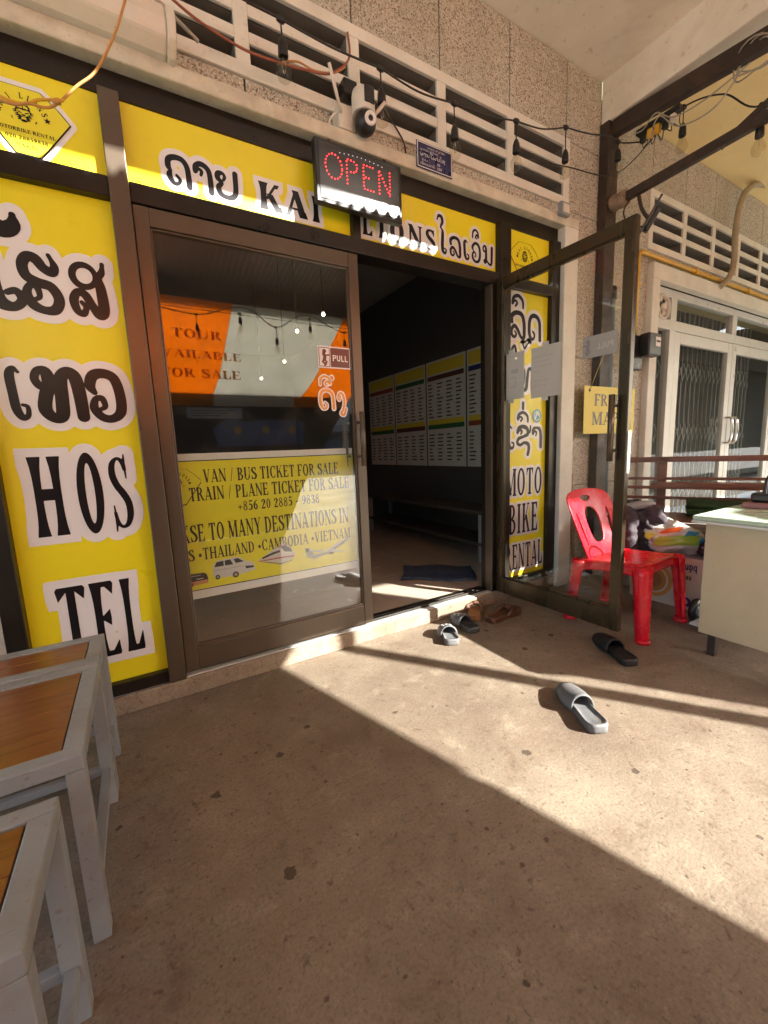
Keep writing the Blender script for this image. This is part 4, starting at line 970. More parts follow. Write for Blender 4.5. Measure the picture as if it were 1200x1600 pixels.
pr += text('PAKSE TO MANY DESTINATIONS IN', -.062 + .13, .948, .672, .752) + text('*LAOS *THAILAND *CAMBODIA *VIETNAM', -.078 + .125, .955, .588, .642)
ink('lettering', pr, M['ink_dark'], bn, FB(.0016), 0, .0013)
badge(bn, FB, .145, .935, .13, back=False, l0=.0006, clip=(-.2, .24, .4, 1.03), tel=False)
col = {'w': plain("print_white", (.66, .66, .68), .4), 'k': plain("print_black", (.02, .022, .03), .4), 'r': plain("print_red", (.50, .03, .03), .4), 'g': plain("print_grey", (.28, .29, .32), .4), 'o': plain("print_orange", (.6, .28, .12), .4)}
def pict(name, layers, ox, oz, s):
    root = None
    for k, (c, prs) in enumerate(layers):
        o = ink(name if root is None else 'picture_detail', xf(prs, s, s * .60, ox, oz), col[c], bn if root is None else root, FB(.0018 + .0005 * k), 0, .0013)
        root = root or o
P_ = lambda *p: ('p', list(p))
pict('bus_picture', [('k', [P_((0, .25), (.9, .2), (1.0, .45), (.95, .8), (.85, .95), (0, 1.0))]), ('o', [P_((0, .05), (.98, .12), (1.0, .40), (0, .36))]), ('r', [P_((0, .0), (.35, .02), (.38, .30), (0, .28))]), ('w', [P_((.5, .5), (.8, .5), (.8, .56), (.5, .56)), P_((.1, .8), (.7, .78), (.7, .81), (.1, .83))])], .128, .472, .100)
pict('van_picture', [('w', [P_((0, .28), (.02, .62), (.12, .80), (.60, .84), (.78, .62), (.98, .48), (1.0, .18), (.72, .10), (.3, .06), (.02, .14))]),
     ('k', [P_((.04, .55), (.10, .74), (.26, .76), (.26, .55)), P_((.29, .55), (.29, .76), (.42, .77), (.48, .55)), P_((.50, .76), (.60, .78), (.74, .60), (.54, .58)), P_((.76, .40), (.97, .36), (.97, .28), (.78, .28)), ('p', arc(.10, .12, .055, .10, 0, 340, 16)), ('p', arc(.52, .10, .075, .13, 0, 340, 16))]),
     ('g', [('p', arc(.52, .10, .04, .07, 0, 340, 14)), ('p', arc(.10, .12, .028, .05, 0, 340, 14)), P_((.0, .40), (.72, .40), (.72, .415), (.0, .415)), P_((.28, .1), (.285, .1), (.285, .78), (.28, .78))])], .250, .483, .190)
pict('train_picture', [('w', [P_((0, .34), (.30, .62), (.55, .86), (.75, .92), (.92, .70), (1.0, .42), (.96, .20), (.60, .10), (.30, .24))]), ('g', [P_((.02, .30), (.3, .22), (.6, .08), (.95, .16), (.9, .1), (.6, .02), (.3, .16))]),
     ('k', [P_((.62, .84), (.75, .88), (.90, .68), (.93, .52), (.72, .58)), P_((.10, .46), (.40, .62), (.60, .68), (.60, .58), (.40, .52), (.14, .40))]), ('r', [P_((.02, .33), (.60, .36), (.98, .34), (.98, .28), (.6, .30), (.02, .30)), P_((.50, .82), (.74, .93), (.86, .82), (.72, .90), (.56, .80))])], .455, .503, .185)
pict('plane_picture', [('g', [P_((.06, .18), (.45, .30), (.80, .55), (.95, .66), (1.0, .70), (.98, .58), (.82, .42), (.50, .20), (.2, .10)), P_((.06, .18), (.02, .52), (.10, .50), (.22, .24))]), ('w', [P_((.10, .22), (.45, .32), (.80, .57), (.95, .66), (.8, .50), (.48, .26)), P_((.30, .30), (.06, .42), (.12, .44), (.46, .36)), P_((.52, .25), (.86, .18), (.86, .22), (.62, .34))]), ('k', [P_((.03, .38), (.05, .5), (.09, .49), (.1, .38)), P_((.5, .19), (.6, .16), (.66, .22), (.56, .26))])], .690, .488, .255)
# ------------------------------------------------------------------ neighbouring shop's white glass front
nd = thing('neighbour_shopfront', 'pale aluminium double door and fanlights of the neighbouring shop, folding grille behind the glass', 'shopfront', (3.85, 2.05, 0))
Xo = 3.85
def nb(name, boxes, mat=M['alu_white'], parent=nd, bevel=.003):
    mb = MB()
    for x0, x1, y0, y1, z0, z1 in boxes: mb.box(x0 - Xo, x1 - Xo, y0 - 2.05, y1 - 2.05, z0, z1)
    return mb.build(name, mat, parent, bevel=bevel)
nb('head_rail', [(3.852, 7.6, 2.03, 2.09, 2.27, 2.334)])
nb('transom_rail', [(3.852, 7.6, 2.03, 2.09, 2.00, 2.085)])
nb('sill_rail', [(3.852, 7.6, 2.03, 2.09, .0, .06)])
for x0, x1 in ((3.852, 3.93), (4.20, 4.30), (5.43, 5.53), (6.66, 6.76)):
    nb('mullion', [(x0, x1, 2.028, 2.092, 2.0855, 2.2695)])
    if x0 != 5.43: nb('post', [(x0, x1, 2.028, 2.092, .061, 1.9995)])
for x0, x1 in ((3.93, 4.20), (4.30, 5.43), (5.53, 6.66)): nb('fanlight', [(x0, x1, 2.058, 2.062, 2.0855, 2.2695)], M['shop_glass'], bevel=0)
nb('side_pane', [(3.93, 4.20, 2.058, 2.062, .061, 1.9995)], M['shop_glass'], bevel=0)
for x0, x1, hx in ((4.303, 5.475, 5.42), (5.485, 6.657, 5.54)):
    lf = nb('door_leaf', [(x0, x0 + .095, 2.03, 2.075, .07, 1.996), (x1 - .095, x1, 2.03, 2.075, .07, 1.996), (x0 + .0955, x1 - .0955, 2.031, 2.074, 1.90, 1.996), (x0 + .0955, x1 - .0955, 2.031, 2.074, .07, .20)])
    nb('pane', [(x0 + .095, x1 - .095, 2.05, 2.054, .20, 1.90)], M['shop_glass'], lf, 0)
    mb = MB(); mb.tube(spline([(hx - Xo, -.02, 1.24), (hx - Xo, -.075, 1.235), (hx - Xo, -.09, 1.16), (hx - Xo, -.09, 1.06), (hx - Xo, -.075, .985), (hx - Xo, -.02, .98)], 5), .013, 10)
    mb.build('handle', M['chrome'], lf)
# concertina grille
gr = thing('folding_grille', 'grey steel folding grille with crossed bars behind the neighbouring glass door', 'grille', (3.95, 2.22, 0))
gm = M['steel_paint']
for k in range(26):
    x = .03 + k * .098
    MB().box(x - .009, x + .009, -.006, .006, .03, 2.28).build('upright', gm, gr)
mb = MB()
for z in (.42, 1.02, 1.62):
    for k in range(25):
        x = .03 + k * .098
        mb.obox((x, -.012, z), (x + .098, -.012, z + .17), .004, .014, (0, 0, 1)); mb.obox((x, -.018, z + .17), (x + .098, -.018, z), .004, .014, (0, 0, 1))
mb.build('lattice', gm, gr)
fan = thing('extractor_fan', 'round cream extractor fan set in the small corner pane above the neighbouring door', 'fan', (4.07, 2.05, 2.178))
RX = Matrix.Rotation(R_(90), 3, 'X')
MB().lathe([(.098, 0), (.108, .012), (.104, .03), (.088, .034), (.084, .012), (.080, .0)], (0, 0, 0), 28, RX).build('ring', M['white_plastic'], fan)
mb = MB()
for k in range(4):
    a = k * math.pi / 2 + .4
    mb.grid(lambda u, v: ((.02 + .055 * u) * math.cos(a + (v - .5) * (.5 + u * .6)), -.015 - .012 * (v - .5), (.02 + .055 * u) * math.sin(a + (v - .5) * (.5 + u * .6))), 4, 4)
mb.build('blade', M['white_plastic'], fan, solid=.002)
MB().lathe([(.03, 0), (.03, .03), (.018, .038), (0, .04)], (0, 0, 0), 16, RX).build('hub', M['white_plastic'], fan)

# ------------------------------------------------------------------ services on the walls
yp_ = thing('gas_pipe', 'yellow painted conduit pipe running up the pebble wall and along above the white door', 'pipe', (3.535, 1.968, 1.75))
MB().tube([(0, 0, 0), (0, 0, .69)] + [(.06 - .06 * math.cos(a), 0, .69 + .06 * math.sin(a)) for a in (.4, .8, 1.2)] + [(.06, 0, .75), (4, 0, .75)], .018, 10).build('pipe', M['yellow_pipe'], yp_)
for x, z in ((0, .1), (0, .5), (.9, .75), (2.0, .75)):
    if x == 0: MB().box(-.026, .026, -.022, .03, z - .01, z + .01).build('clip', M['yellow_pipe'], yp_, bevel=.003)
    else: MB().box(x - .01, x + .01, -.022, .03, z - .026, z + .026).build('clip', M['yellow_pipe'], yp_, bevel=.003)
mt = thing('electric_meter', 'black electric meter box with grey dial at the lower end of the yellow pipe', 'meter', (3.56, 1.90, 1.60))
MB().box(-.13, .02, .02, .098, 0, .26).build('back_box', M['black_plastic'], mt, bevel=.008)
hb = MB().box(-.04, .14, -.06, .019, .10, .27).build('front_housing', M['black_plastic'], mt, bevel=.012)
MB().box(.045, .115, -.063, -.0605, .17, .24).build('dial_window', M['paper'], hb)
MB().box(.055, .105, -.0655, -.0635, .20, .215).build('counter', M['ink'], hb)
gc = thing('corrugated_conduit', 'pale corrugated conduit hose dropping past the neighbouring louvres', 'conduit', (4.95, 1.94, 2.45))
pts = spline([(1.15, -.05, 1.02), (.7, -.05, .99), (.35, -.05, .93), (.1, -.05, .76), (.04, -.04, .5), (.08, -.03, .2), (.02, -.02, .06), (-.08, 0, -.02)], 14)
MB().tube(pts, [.023 + .0035 * (i % 2) for i in range(len(pts))], 12).build('hose', paint('dirty_hose', (.42, .35, .24), .6, 0, .2, 9), gc)
pv = thing('drain_pipe', 'thin blue grey plastic pipe standing behind the dark post', 'pipe', (3.215, 1.965, 0))
MB().tube([(0, 0, 0), (0, 0, 2.14)], .022, 12).build('pipe', plain("blue_grey_pvc", (.20, .30, .36), .5), pv)
MB().lathe([(.028, 2.10), (.028, 2.18), (.02, 2.19)], (0, 0, 0), 12).build('cap', M['black_plastic'], pv)
fl = thing('floodlight', 'black solar floodlight panel tilted below the lower arm of the truss', 'floodlight', (3.15, 1.70, 2.52))
fd = Vector((.02, -.14, .21)).normalized(); fv = Vector((3.15, 1.68, 1.45)).normalized(); fu = fd.cross(fv).normalized()
MB().obox(-fd * .125, fd * .125, .19, .014, fu).build('panel', M['black_plastic'], fl, bevel=.003)
MB().obox(-fd * .07 - fu * .026, fd * .07 - fu * .026, .12, .034, fu).build('lamp_body', M['black_plastic'], fl, bevel=.008)
MB().tube(spline([(0, 0, .0), (-.03, .03, .07), (-.04, .05, .17)], 4), .012, 8).build('bracket', M['steel_dark'], fl)
MB().tube(spline([(-.02, .0, -.05), (-.10, .06, -.04), (-.12, .10, .06), (-.06, .08, .16)], 6), .005, 6).build('cord', M['wire'], fl)
sw = thing('junction_box', 'small grey junction box at the right end of the cream lintel', 'junction box', (2.515, 1.895, 2.475))
MB().box(-.045, .045, -.03, 0, 0, .075).build('box', M['steel_paint'], sw, bevel=.005)
MB().box(-.03, .03, -.035, -.0305, .012, .062).build('cover', M['white_plastic'], sw, bevel=.003)

# ------------------------------------------------------------------ OPEN sign hanging from the lintel
op = thing('open_sign', 'black LED board with red dotted OPEN letters hung from the lintel', 'sign', (1.034, 1.868, 2.142))
op.scale = (1.039, 1.039, 1.039)
MB().box(-.215, .215, -.012, .022, 0, .245).build('housing', M['black_plastic'], op, bevel=.004)
MB().box(-.198, .198, -.0145, -.0121, .016, .229).build('face_plate', M['led_face'], op)
def dots(pts, step):
    out = []; carry = 0
    for (x0, y0), (x1, y1) in zip(pts[:-1], pts[1:]):
        L = math.hypot(x1 - x0, y1 - y0); s = carry
        while s < L: out.append((x0 + (x1 - x0) * s / L, y0 + (y1 - y0) * s / L)); s += step
        carry = s - L
    return out
st = .0145
D = {'O': dots(arc(-.125, .132, .037, .048, 0, 352, 40), st), 'P': dots([(-.066, .082), (-.066, .178), (-.036, .178), (-.018, .166), (-.018, .145), (-.036, .132), (-.060, .132)], st),
     'E': dots([(.058, .178), (.012, .178), (.012, .082), (.06, .082)], st) + dots([(.022, .130), (.048, .130)], st), 'N': dots([(.088, .082), (.088, .178), (.142, .082), (.142, .182)], st)}
for ch in 'OPEN':
    mb = MB()
    for u, v in D[ch]: mb.ball((u * 1.05, -.0155, v + .018), .0025, 8, 5)
    mb.build('led_letter', M['red_led'], op)
bd = MB()
for u, v in dots([(-.10 + .0224 * i, .211 + .008 * math.sin(math.pi * i / 10)) for i in range(11)], .021): bd.ball((u, -.0155, v), .0020, 6, 4)
bd.build('led_border', M['white_led'], op)
for x in (-.13, .15):
    MB().tube(spline([(x, .0, .243), (x + .005, .03, .275), (x, .075, .325)], 5), .003, 6).build('hook', M['steel_dark'], op)
MB().tube(spline([(.20, .02, .03), (.235, .06, .16), (.30, .095, .30), (.32, .10, .42), (.26, .10, .50), (.18, .10, .56)], 8), .004, 6).build('cord', M['wire'], op)

# ------------------------------------------------------------------ CCTV camera
cam = thing('security_camera', 'white twin-lens security camera with two aerials on the lintel above the OPEN sign', 'camera', (1.022, 1.885, 2.472))
cam.scale = (1.06, 1.06, 1.06)
MB().box(-.055, .02, .02, .10, .035, .135).build('wall_mount', M['white_plastic'], cam, bevel=.012)
hd = MB().lathe([(0, .185), (.03, .183), (.045, .172), (.05, .15), (.05, .10), (.046, .085)], (.045, -.015, 0), 20).build('head', M['white_plastic'], cam)
MB().box(.025, .072, -.069, -.060, .105, .170).build('lens_window', M['black_plastic'], hd, bevel=.004)
bl = MB().ball((.048, -.022, .052), .047, 18, 12).build('lower_ball', M['black_plastic'], cam)
RB = Matrix.Rotation(R_(100), 3, 'X') @ Matrix.Rotation(R_(-8), 3, 'Y')
MB().lathe([(.026, .0), (.026, .006), (.012, .007), (.011, .003)], (.048, -.066, .045), 18, RB).build('infrared_ring', M['paper'], bl)
MB().lathe([(.011, .0), (.010, .006), (0, .008)], (.048, -.067, .045), 14, RB).build('lens', M['black_gloss'], bl)
for p, q in (((-.045, .02, .09), (-.115, -.03, .215)), ((.095, -.015, .10), (.135, -.05, .145))):
    MB().tube([p, q], .0075, 8).build('aerial', M['white_plastic'], cam)
MB().box(-.02, .045, .03, .088, .185, .245).build('power_adapter', M['black_plastic'], cam, bevel=.005)
MB().tube(spline([(-.05, .03, .10), (-.09, .04, .06), (-.085, .05, -.01), (-.06, .06, -.05)], 6), .004, 6).build('lead', M['white_plastic'], cam)
MB().tube(spline([(.02, .05, .19), (.0, .05, .15), (.02, .04, .1)], 5), .003, 6).build('lead', M['wire'], cam)
MB().tube(spline([(.06, .03, .03), (.08, .04, -.02), (.11, .06, -.06)], 5), .004, 6).build('lead', M['wire'], cam)

# ------------------------------------------------------------------ blue address plate
bp = thing('address_plate', 'small navy enamel plate with white Lao address lines above the LIONS sign', 'plate', (1.381, 1.896, 2.455))
bp.scale = (.955, 1, .955)
MB().box(0, .240, -.003, 0, 0, .128).build('plate', M['blue_plate'], bp, bevel=.001)
F = lambda u, v: (u, -.0042, v)
pr = [('o', [(.004, .004), (.236, .004), (.236, .124), (.004, .124)], [(.008, .008), (.232, .008), (.232, .120), (.008, .120)])]
pr += lao('ແຂວງ ຈຳປາສັກ', .070, .190, .101, .109, .7) + lao('ນະຄອນ ປາກເຊ', .024, .140, .086, .094, .7) + lao('ບ້ານ ໂພນໄຊ', .022, .190, .060, .074, .8) + lao('ໜ່ວຍ :', .022, .085, .038, .046, .7) + text('10', .135, .155, .036, .048) + lao('ເຮືອນເລກທີ :', .022, .125, .018, .027, .7) + text('129', .135, .165, .016, .029)
ink('lettering', pr, M['white_vinyl'], bp, F, 0, .0009)

# ------------------------------------------------------------------ string of bulbs
def bulb_parts(parent, x, y, z, drop):
    """socket hanging from the cable point (x,y,z)"""
    MB().tube([(x, y, z), (x + .002, y, z - drop)], .0035, 6).build('drop_wire', M['wire'], parent)
    MB().lathe([(.012, .016), (.014, 0), (.010, -.016)], (x, y, z), 8, Matrix.Rotation(R_(90), 3, 'Y')).build('clip', M['wire'], parent)
    s = MB().lathe([(.004, .012), (.012, .0), (.019, -.02), (.021, -.06), (.019, -.065)], (x + .002, y, z - drop), 14).build('socket', M['black_plastic'], parent)
    b = MB().lathe([(.014, 0), (.020, -.018), (.030, -.040), (.033, -.058), (.027, -.080), (.012, -.092), (0, -.095)], (x + .002, y, z - drop - .065), 16).build('bulb', M['bulb'], s)
    MB().tube(spline([(x + .002, y, z - drop - .07), (x - .006, y, z - drop - .10), (x + .002, y, z - drop - .125), (x + .010, y, z - drop - .10), (x + .002, y, z - drop - .07)], 4), .0012, 5).build('filament', M['chrome'], b)
sl_ = thing('string_lights', 'black festoon cable of clear bulbs strung along the louvres above the shop signs', 'string lights', (1.6, 1.88, 2.80))
pt = [(-.6, 2.93), (.1, 2.88), (.704, 2.80), (1.175, 2.80), (1.617, 2.805), (2.075, 2.87), (2.512, 2.975), (2.99, 3.075)]
for k in range(len(pt) - 1):
    a, b = pt[k], pt[k + 1]
    MB().tube(spline([(a[0] - 1.6, 0, a[1] - 2.80), ((a[0] + b[0]) / 2 - 1.6, 0, (a[1] + b[1]) / 2 - 2.80 - .012 - .012 * (k % 2)), (b[0] - 1.6, 0, b[1] - 2.80)], 8), .0045, 7).build('cable', M['wire'], sl_)
for (x, z), d in zip(pt[2:7], (.07, .085, .105, .10, .13)): bulb_parts(sl_, x - 1.6, 0, z - 2.80, d)
bulb_parts(sl_, 3.02 - 1.6, -.03, 3.03 - 2.80, .05)
s2_ = thing('string_lights', 'black festoon cable with two bulbs looped under the truss chord at upper right', 'string lights', (3.12, 1.5, 2.9))
pt = [(1.93, 3.10), (1.70, 2.99), (1.505, 3.05), (1.30, 2.985), (1.115, 2.81), (.8, 2.88), (.4, 2.80)]
MB().tube(spline([(0, y - 1.5, z - 2.9) for y, z in pt], 8), .0045, 7).build('cable', M['wire'], s2_)
bulb_parts(s2_, 0, .005, .15, .095); bulb_parts(s2_, 0, -.385, -.09, .09)
s3_ = thing('string_lights', 'black festoon string of bulbs over the middle of the porch, seen reflected in the door', 'string lights', (1.4, -.97, 2.6))
pt = [(-.6, 2.66), (.1, 2.57), (.70, 2.50), (1.06, 2.61), (1.26, 2.61), (1.53, 2.46), (1.80, 2.61), (2.0, 2.62), (2.38, 2.49), (2.8, 2.64), (3.12, 2.72)]
MB().tube(spline([(x - 1.4, 0, z - 2.6) for x, z in pt], 8), .006, 7).build('cable', M['wire'], s3_)
MB().tube([(-2.0, .02, -.05), (1.7, .02, -.07)], .004, 6).build('stay_wire', M['wire'], s3_)
for x, z, d in ((.70, 2.50, .10), (1.14, 2.56, .04), (1.53, 2.46, .12), (1.94, 2.60, .08), (2.38, 2.49, .09)): bulb_parts(s3_, x - 1.4, 0, z - 2.6, d)

# ------------------------------------------------------------------ lamp housing and loose wires, top left
lh = thing('lamp_housing', 'long aged cream plastic lamp housing on the louvres at the top left', 'lamp', (-.2, 1.86, 2.50), rot=(0, R_(1), 0))
prof = [(.0, .0), (-.05, .0), (-.095, .03), (-.105, .075), (-.09, .13), (0, .14)]
MB().prism(prof, -1.3, .46, lambda u, v, tt: (tt, u + .06, v)).build('cover', M['white_plastic'], lh, bevel=.01)
MB().prism([(x * 1.1, z * 1.06 - .004) for x, z in prof], .46, .49, lambda u, v, tt: (tt, u + .065, v)).build('end_cap', M['white_plastic'], lh, bevel=.008)
MB().box(.30, .302, -.02, -.018, -.0, .003).build('rib', M['dark'], lh)
for k in range(0): MB().box(.36 + k * .012, .362 + k * .012, -.047, -.043, .03, .08).build('slot', M['dark'], lh)
wo = thing('loose_wire', 'orange brown loose wire looping down over the badge sign at the top left', 'wire', (.03, 1.75, 2.3))
MB().tube(spline([(.145, 0, .32), (.104, 0, .215), (.062, -.005, .10), (-.002, 0, -.022), (-.06, 0, -.087), (-.133, .01, -.162), (-.19, .01, -.172), (-.26, .02, -.180), (-.5, .03, -.12)], 8), .0040, 7).build('core', M['wire_orange'], wo)
MB().tube(spline([(-.10, 0, -.14), (-.16, .012, -.150), (-.24, .02, -.172), (-.5, .03, -.10)], 8), .0045, 7).build('core', M['yellow_pipe'], wo)
MB().tube(spline([(-.128, 0, -.155), (-.120, 0, -.150), (-.11, 0, -.146)], 4), .009, 8).build('tape_wrap', M['wire_orange'], wo)
w2 = thing('loose_wire', 'reddish wire with bare ends running across the louvres left of the camera', 'wire', (.6, 1.895, 2.63))
MB().tube(spline([(-.35, 0, .10), (-.22, 0, .045), (-.05, -.01, .005), (.10, -.01, .015), (.22, 0, .04), (.33, 0, .07), (.42, 0, .16), (.43, .02, .28)], 8), .005, 6).build('red_core', plain("red_brown_cable", (.30, .09, .05), .5), w2)
MB().tube(spline([(.08, -.005, .01), (.17, 0, .055), (.25, 0, .05), (.34, 0, .075), (.40, 0, .12)], 8), .004, 6).build('yellow_core', M['wire_orange'], w2)
MB().tube(spline([(-.5, -.01, .12), (-.35, 0, .05), (-.22, .01, -.02)], 6), .007, 6).build('white_core', M['wire_pale'], w2)
w3 = thing('loose_wire', 'thin black wire sagging from the louvres across the dark post to the plugs', 'wire', (2.6, 1.95, 2.8))
MB().tube(spline([(-.35, -.02, -.05), (.0, -.03, -.0), (.45, -.06, .06), (.55, -.25, .20), (.53, -.30, .27)], 8), .004, 6).build('core', M['wire'], w3)
w4 = thing('cable_bundle', 'coil of pale cable tied over the truss chord at the upper right corner', 'cable', (3.06, 1.2, 3.0))
for k in range(3):
    r = .075 + .016 * k
    MB().tube([(.03 + .035 * math.sin(a * 2 + k), r * math.cos(a) - .05, .05 + r * math.sin(a) * .8) for a in [2 * math.pi * i / 24 for i in range(24)]], .0038, 6, closed=True).build('coil', M['wire_pale'], w4)
MB().tube(spline([(-.03, -.05, .0), (-.03, .15, -.04), (-.02, .32, -.02), (-.03, .42, .06), (-.02, .50, .02), (-.02, .56, .03)], 8), .004, 6).build('lead', M['wire_pale'], w4)
MB().tube(spline([(-.03, -.02, .0), (-.04, .10, -.12), (-.04, .28, -.10), (-.03, .40, .03), (-.04, .45, -.08)], 8), .004, 6).build('lead', M['wire_pale'], w4)
pg = thing('plug_cluster', 'cluster of black and yellow plugs in a power strip tied under the truss chord', 'power strip', (3.08, 1.66, 3.02))
MB().box(-.02, .03, -.16, .10, .0, .035).build('strip', M['black_plastic'], pg, bevel=.005)
for k, (y, m) in enumerate(((.06, M['black_plastic']), (.015, M['yellow_pipe']), (-.03, M['yellow_pipe']), (-.075, M['black_plastic']), (-.12, M['white_plastic']))):
    MB().box(-.02, .015, y - .015, y + .015, -.055, -.001).build('plug', m, pg, bevel=.006)
    MB().tube(spline([(0, y, -.05), (.0, y - .005 - .01 * k, -.085 - .01 * (k % 3)), (.01, y - .03, -.05), (.02, y - .03, .03)], 5), .003, 6).build('plug_lead', M['wire'], pg)

# ------------------------------------------------------------------ FREE MAP sign on a string
fm = thing('map_sign', 'yellow FREE MAP card hanging by a string on the dark post', 'sign', (2.845, 1.925, 1.105), rotz=0)
MB().box(0, .655, -.004, 0, 0, .345).build('card', plain("yellow_card", (.80, .66, .10), .5), fm, bevel=.001)
F = lambda u, v: (u, -.0055, v)
ink('lettering', text('FREE', .120, .455, .205, .290) + text('MAP', .095, .440, .065, .160), M['ink_dark'], fm, F, 0, .003)
for x in (.06, .59): ink('eyelet', [('p', arc(x, .315, .013, .013, 0, 340, 14))], M['steel_dark'], fm, F, 0, .002)
MB().tube([(.06, -.006, .315), (.27, .0, .66)], .0025, 5).build('string', plain("yellow_string", (.6, .5, .1), .7), fm)
MB().tube([(.59, -.006, .315), (.27, .0, .66)], .0025, 5).build('string', bpy.data.materials['yellow_string'], fm)
# ------------------------------------------------------------------ red plastic chair
ch = thing('plastic_chair', 'bright red plastic chair with slotted back beside the open glass door', 'chair', (2.375, 1.30, 0), R_(3))
rp = M['red_plastic']
# backrest: flat pattern with slots, bent backwards and around the sitter
W2 = .235
outl = spline([(-.185, 0), (-.215, .12), (-.232, .26), (-.228, .345), (-.19, .385), (-.10, .402), (0, .405), (.10, .402), (.19, .385), (.228, .345), (.232, .26), (.215, .12), (.185, 0)], 5) + [(-.185, 0)]
holes = [spline([(0, .09), (.05, .11), (.072, .19), (.062, .27), (0, .30), (-.062, .27), (-.072, .19), (-.05, .11)], 5, True),
         spline([(-.045, .345), (0, .33), (.045, .345), (.05, .358), (0, .368), (-.05, .358)], 5, True)]
for sx in (-1, 1): holes.append([(sx * x, y) for x, y in spline([(.135, .09), (.15, .10), (.172, .2), (.175, .27), (.160, .28), (.145, .2)], 5, True)])
def hole_sdf(X, Y):
    d = sd_poly(X, Y, outl)
    for h in holes: d = np.maximum(d, -sd_poly(X, Y, h))
    return d
def bend(u, v):
    t = v / .4
    return (u * (1 - .04 * t), .135 + .14 * t + .02 * t * t - .55 * u * u * (1.15 - .25 * t), .355 + v)
_sd = sd_poly
gx = np.arange(-.25, .2501, .005); gy = np.arange(-.005, .415, .005)
Xg, Yg = np.meshgrid(gx, gy); G = hole_sdf(Xg, Yg)
mb = MB(); vid = {}
def vkey(k, p):
    if k not in vid: vid[k] = len(mb.v); mb.v.append(bend(*p))
    return vid[k]
for j in range(len(gy) - 1):
    for i in range(len(gx) - 1):
        cs = [(i, j), (i + 1, j), (i + 1, j + 1), (i, j + 1)]; lp = []
        for k in range(4):
            (a, b), (c, d) = cs[k], cs[(k + 1) % 4]; va, vb = G[b, a], G[d, c]
            if va < 0: lp.append(vkey((a, b), (gx[a], gy[b])))
            if (va < 0) != (vb < 0):
                t = va / (va - vb); lp.append(vkey(tuple(sorted(((a, b), (c, d)))), (gx[a] + (gx[c] - gx[a]) * t, gy[b] + (gy[d] - gy[b]) * t)))
        if len(lp) > 2: mb.f.append(tuple(lp)); mb.sm.append(True)
bk = mb.build('backrest', rp, ch, solid=.009)
# seat: dished, rounded front, short skirt
def seat(u, v):
    x = (u - .5) * 2; y = (v - .5) * 2
    r = 1 - .10 * max(0, abs(x) ** 6 * abs(y) ** 6)
    wd = .205 + .018 * y
    z = .405 - .030 * (y + 1) / 2 - .014 * (1 - x * x) * (1 - y * y)
    e = max(abs(x), abs(y))
    if e > .92: z -= (e - .92) * .18
    return (x * wd * r, y * .185 * r - .0, z)
se = MB().grid(seat, 28, 28).build('seat', rp, ch, solid=.006)
mb = MB()
path = [(.202, -.182), (.222, .180), (-.222, .180), (-.202, -.182)]
for k in range(4):
    a, b = path[k], path[(k + 1) % 4]
    if k == 1: continue
    def sk(u, v, a=a, b=b):
        arch = .05 * (1 - (2 * u - 1) ** 4)
        q = 1.0 + .03 * v
        za = .395 if a[1] < 0 else .368; zb = .395 if b[1] < 0 else .368
        return ((a[0] + (b[0] - a[0]) * u) * q, (a[1] + (b[1] - a[1]) * u) * q, za + (zb - za) * u - v * (.09 - arch))
    mb.grid(sk, 16, 4)
mb.build('apron', rp, ch, solid=.004)
def leg(x0, y0, z0, x1, y1):
    """outer-corner angle leg with a rounded nose, tapering to the foot"""
    sx = 1 if x0 > 0 else -1; sy = 1 if y0 > 0 else -1
    mb = MB()
    def F(u, v):
        wd = .075 - .028 * v; a = (u - .5) * math.pi * 1.02
        cx, cy = x0 + (x1 - x0) * v, y0 + (y1 - y0) * v
        # arc bulging towards the outer corner
        d = math.atan2(sy * .9, sx)
        px = cx + wd * .62 * math.cos(d + a); py = cy + wd * .62 * math.sin(d + a)
        return (px, py, z0 * (1 - v))
    mb.grid(F, 12, 10)
    mb.lathe([(.030, .0), (.034, .004), (.033, .02)], (x1 + sx * .004, y1 + sy * .004, 0), 14)
    return mb.build('leg', rp, ch, solid=.006)
leg(-.185, -.165, .395, -.215, -.195); leg(.185, -.165, .395, .225, -.195); leg(-.19, .165, .37, -.200, .215); leg(.19, .165, .37, .225, .235)

# ------------------------------------------------------------------ mint-topped desk
dk_ = thing('desk', 'beige desk with mint green top at the right edge of the porch', 'desk', (2.26, .30, 0))
MB().box(-.045, 1.45, -.12, .625, .668, .690).build('desk_top', M['mint'], dk_, bevel=.006)
MB().box(-.047, 1.452, -.122, .627, .655, .6675).build('edge_band', M['alu_white'], dk_, bevel=.003)
MB().box(.0, .022, -.08, .585, .115, .6545).build('end_panel', M['desk'], dk_, bevel=.003)
MB().box(.0225, 1.38, .555, .575, .25, .6545).build('back_panel', M['desk'], dk_, bevel=.003)
for x, y in ((.05, .54), (.05, -.05), (1.35, .54), (1.35, -.05)): MB().box(x - .016, x + .016, y - .016, y + .016, 0, .6545 if x > 1 else .1145).build('leg', M['steel_dark'], dk_)
cb = thing('cash_tin', 'dark pink metal tin with black handle lying on the mint desk top', 'tin', (2.62, .80, .6905))
MB().box(-.03, .22, -.07, .07, 0, .028).build('base', plain("dusty_pink_paint", (.32, .14, .14), .4), cb, bevel=.006)
MB().box(.0, .20, -.05, .05, .0285, .075).build('lid', M['black_plastic'], cb, bevel=.012)
MB().tube(spline([(.02, 0, .07), (.04, 0, .14), (.11, 0, .17), (.18, 0, .14), (.2, 0, .07)], 6), .008, 8).build('handle', M['black_plastic'], cb)
MB().box(.05, .16, -.045, -.03, .04, .12).build('clip', M['chrome'], cb, bevel=.003)

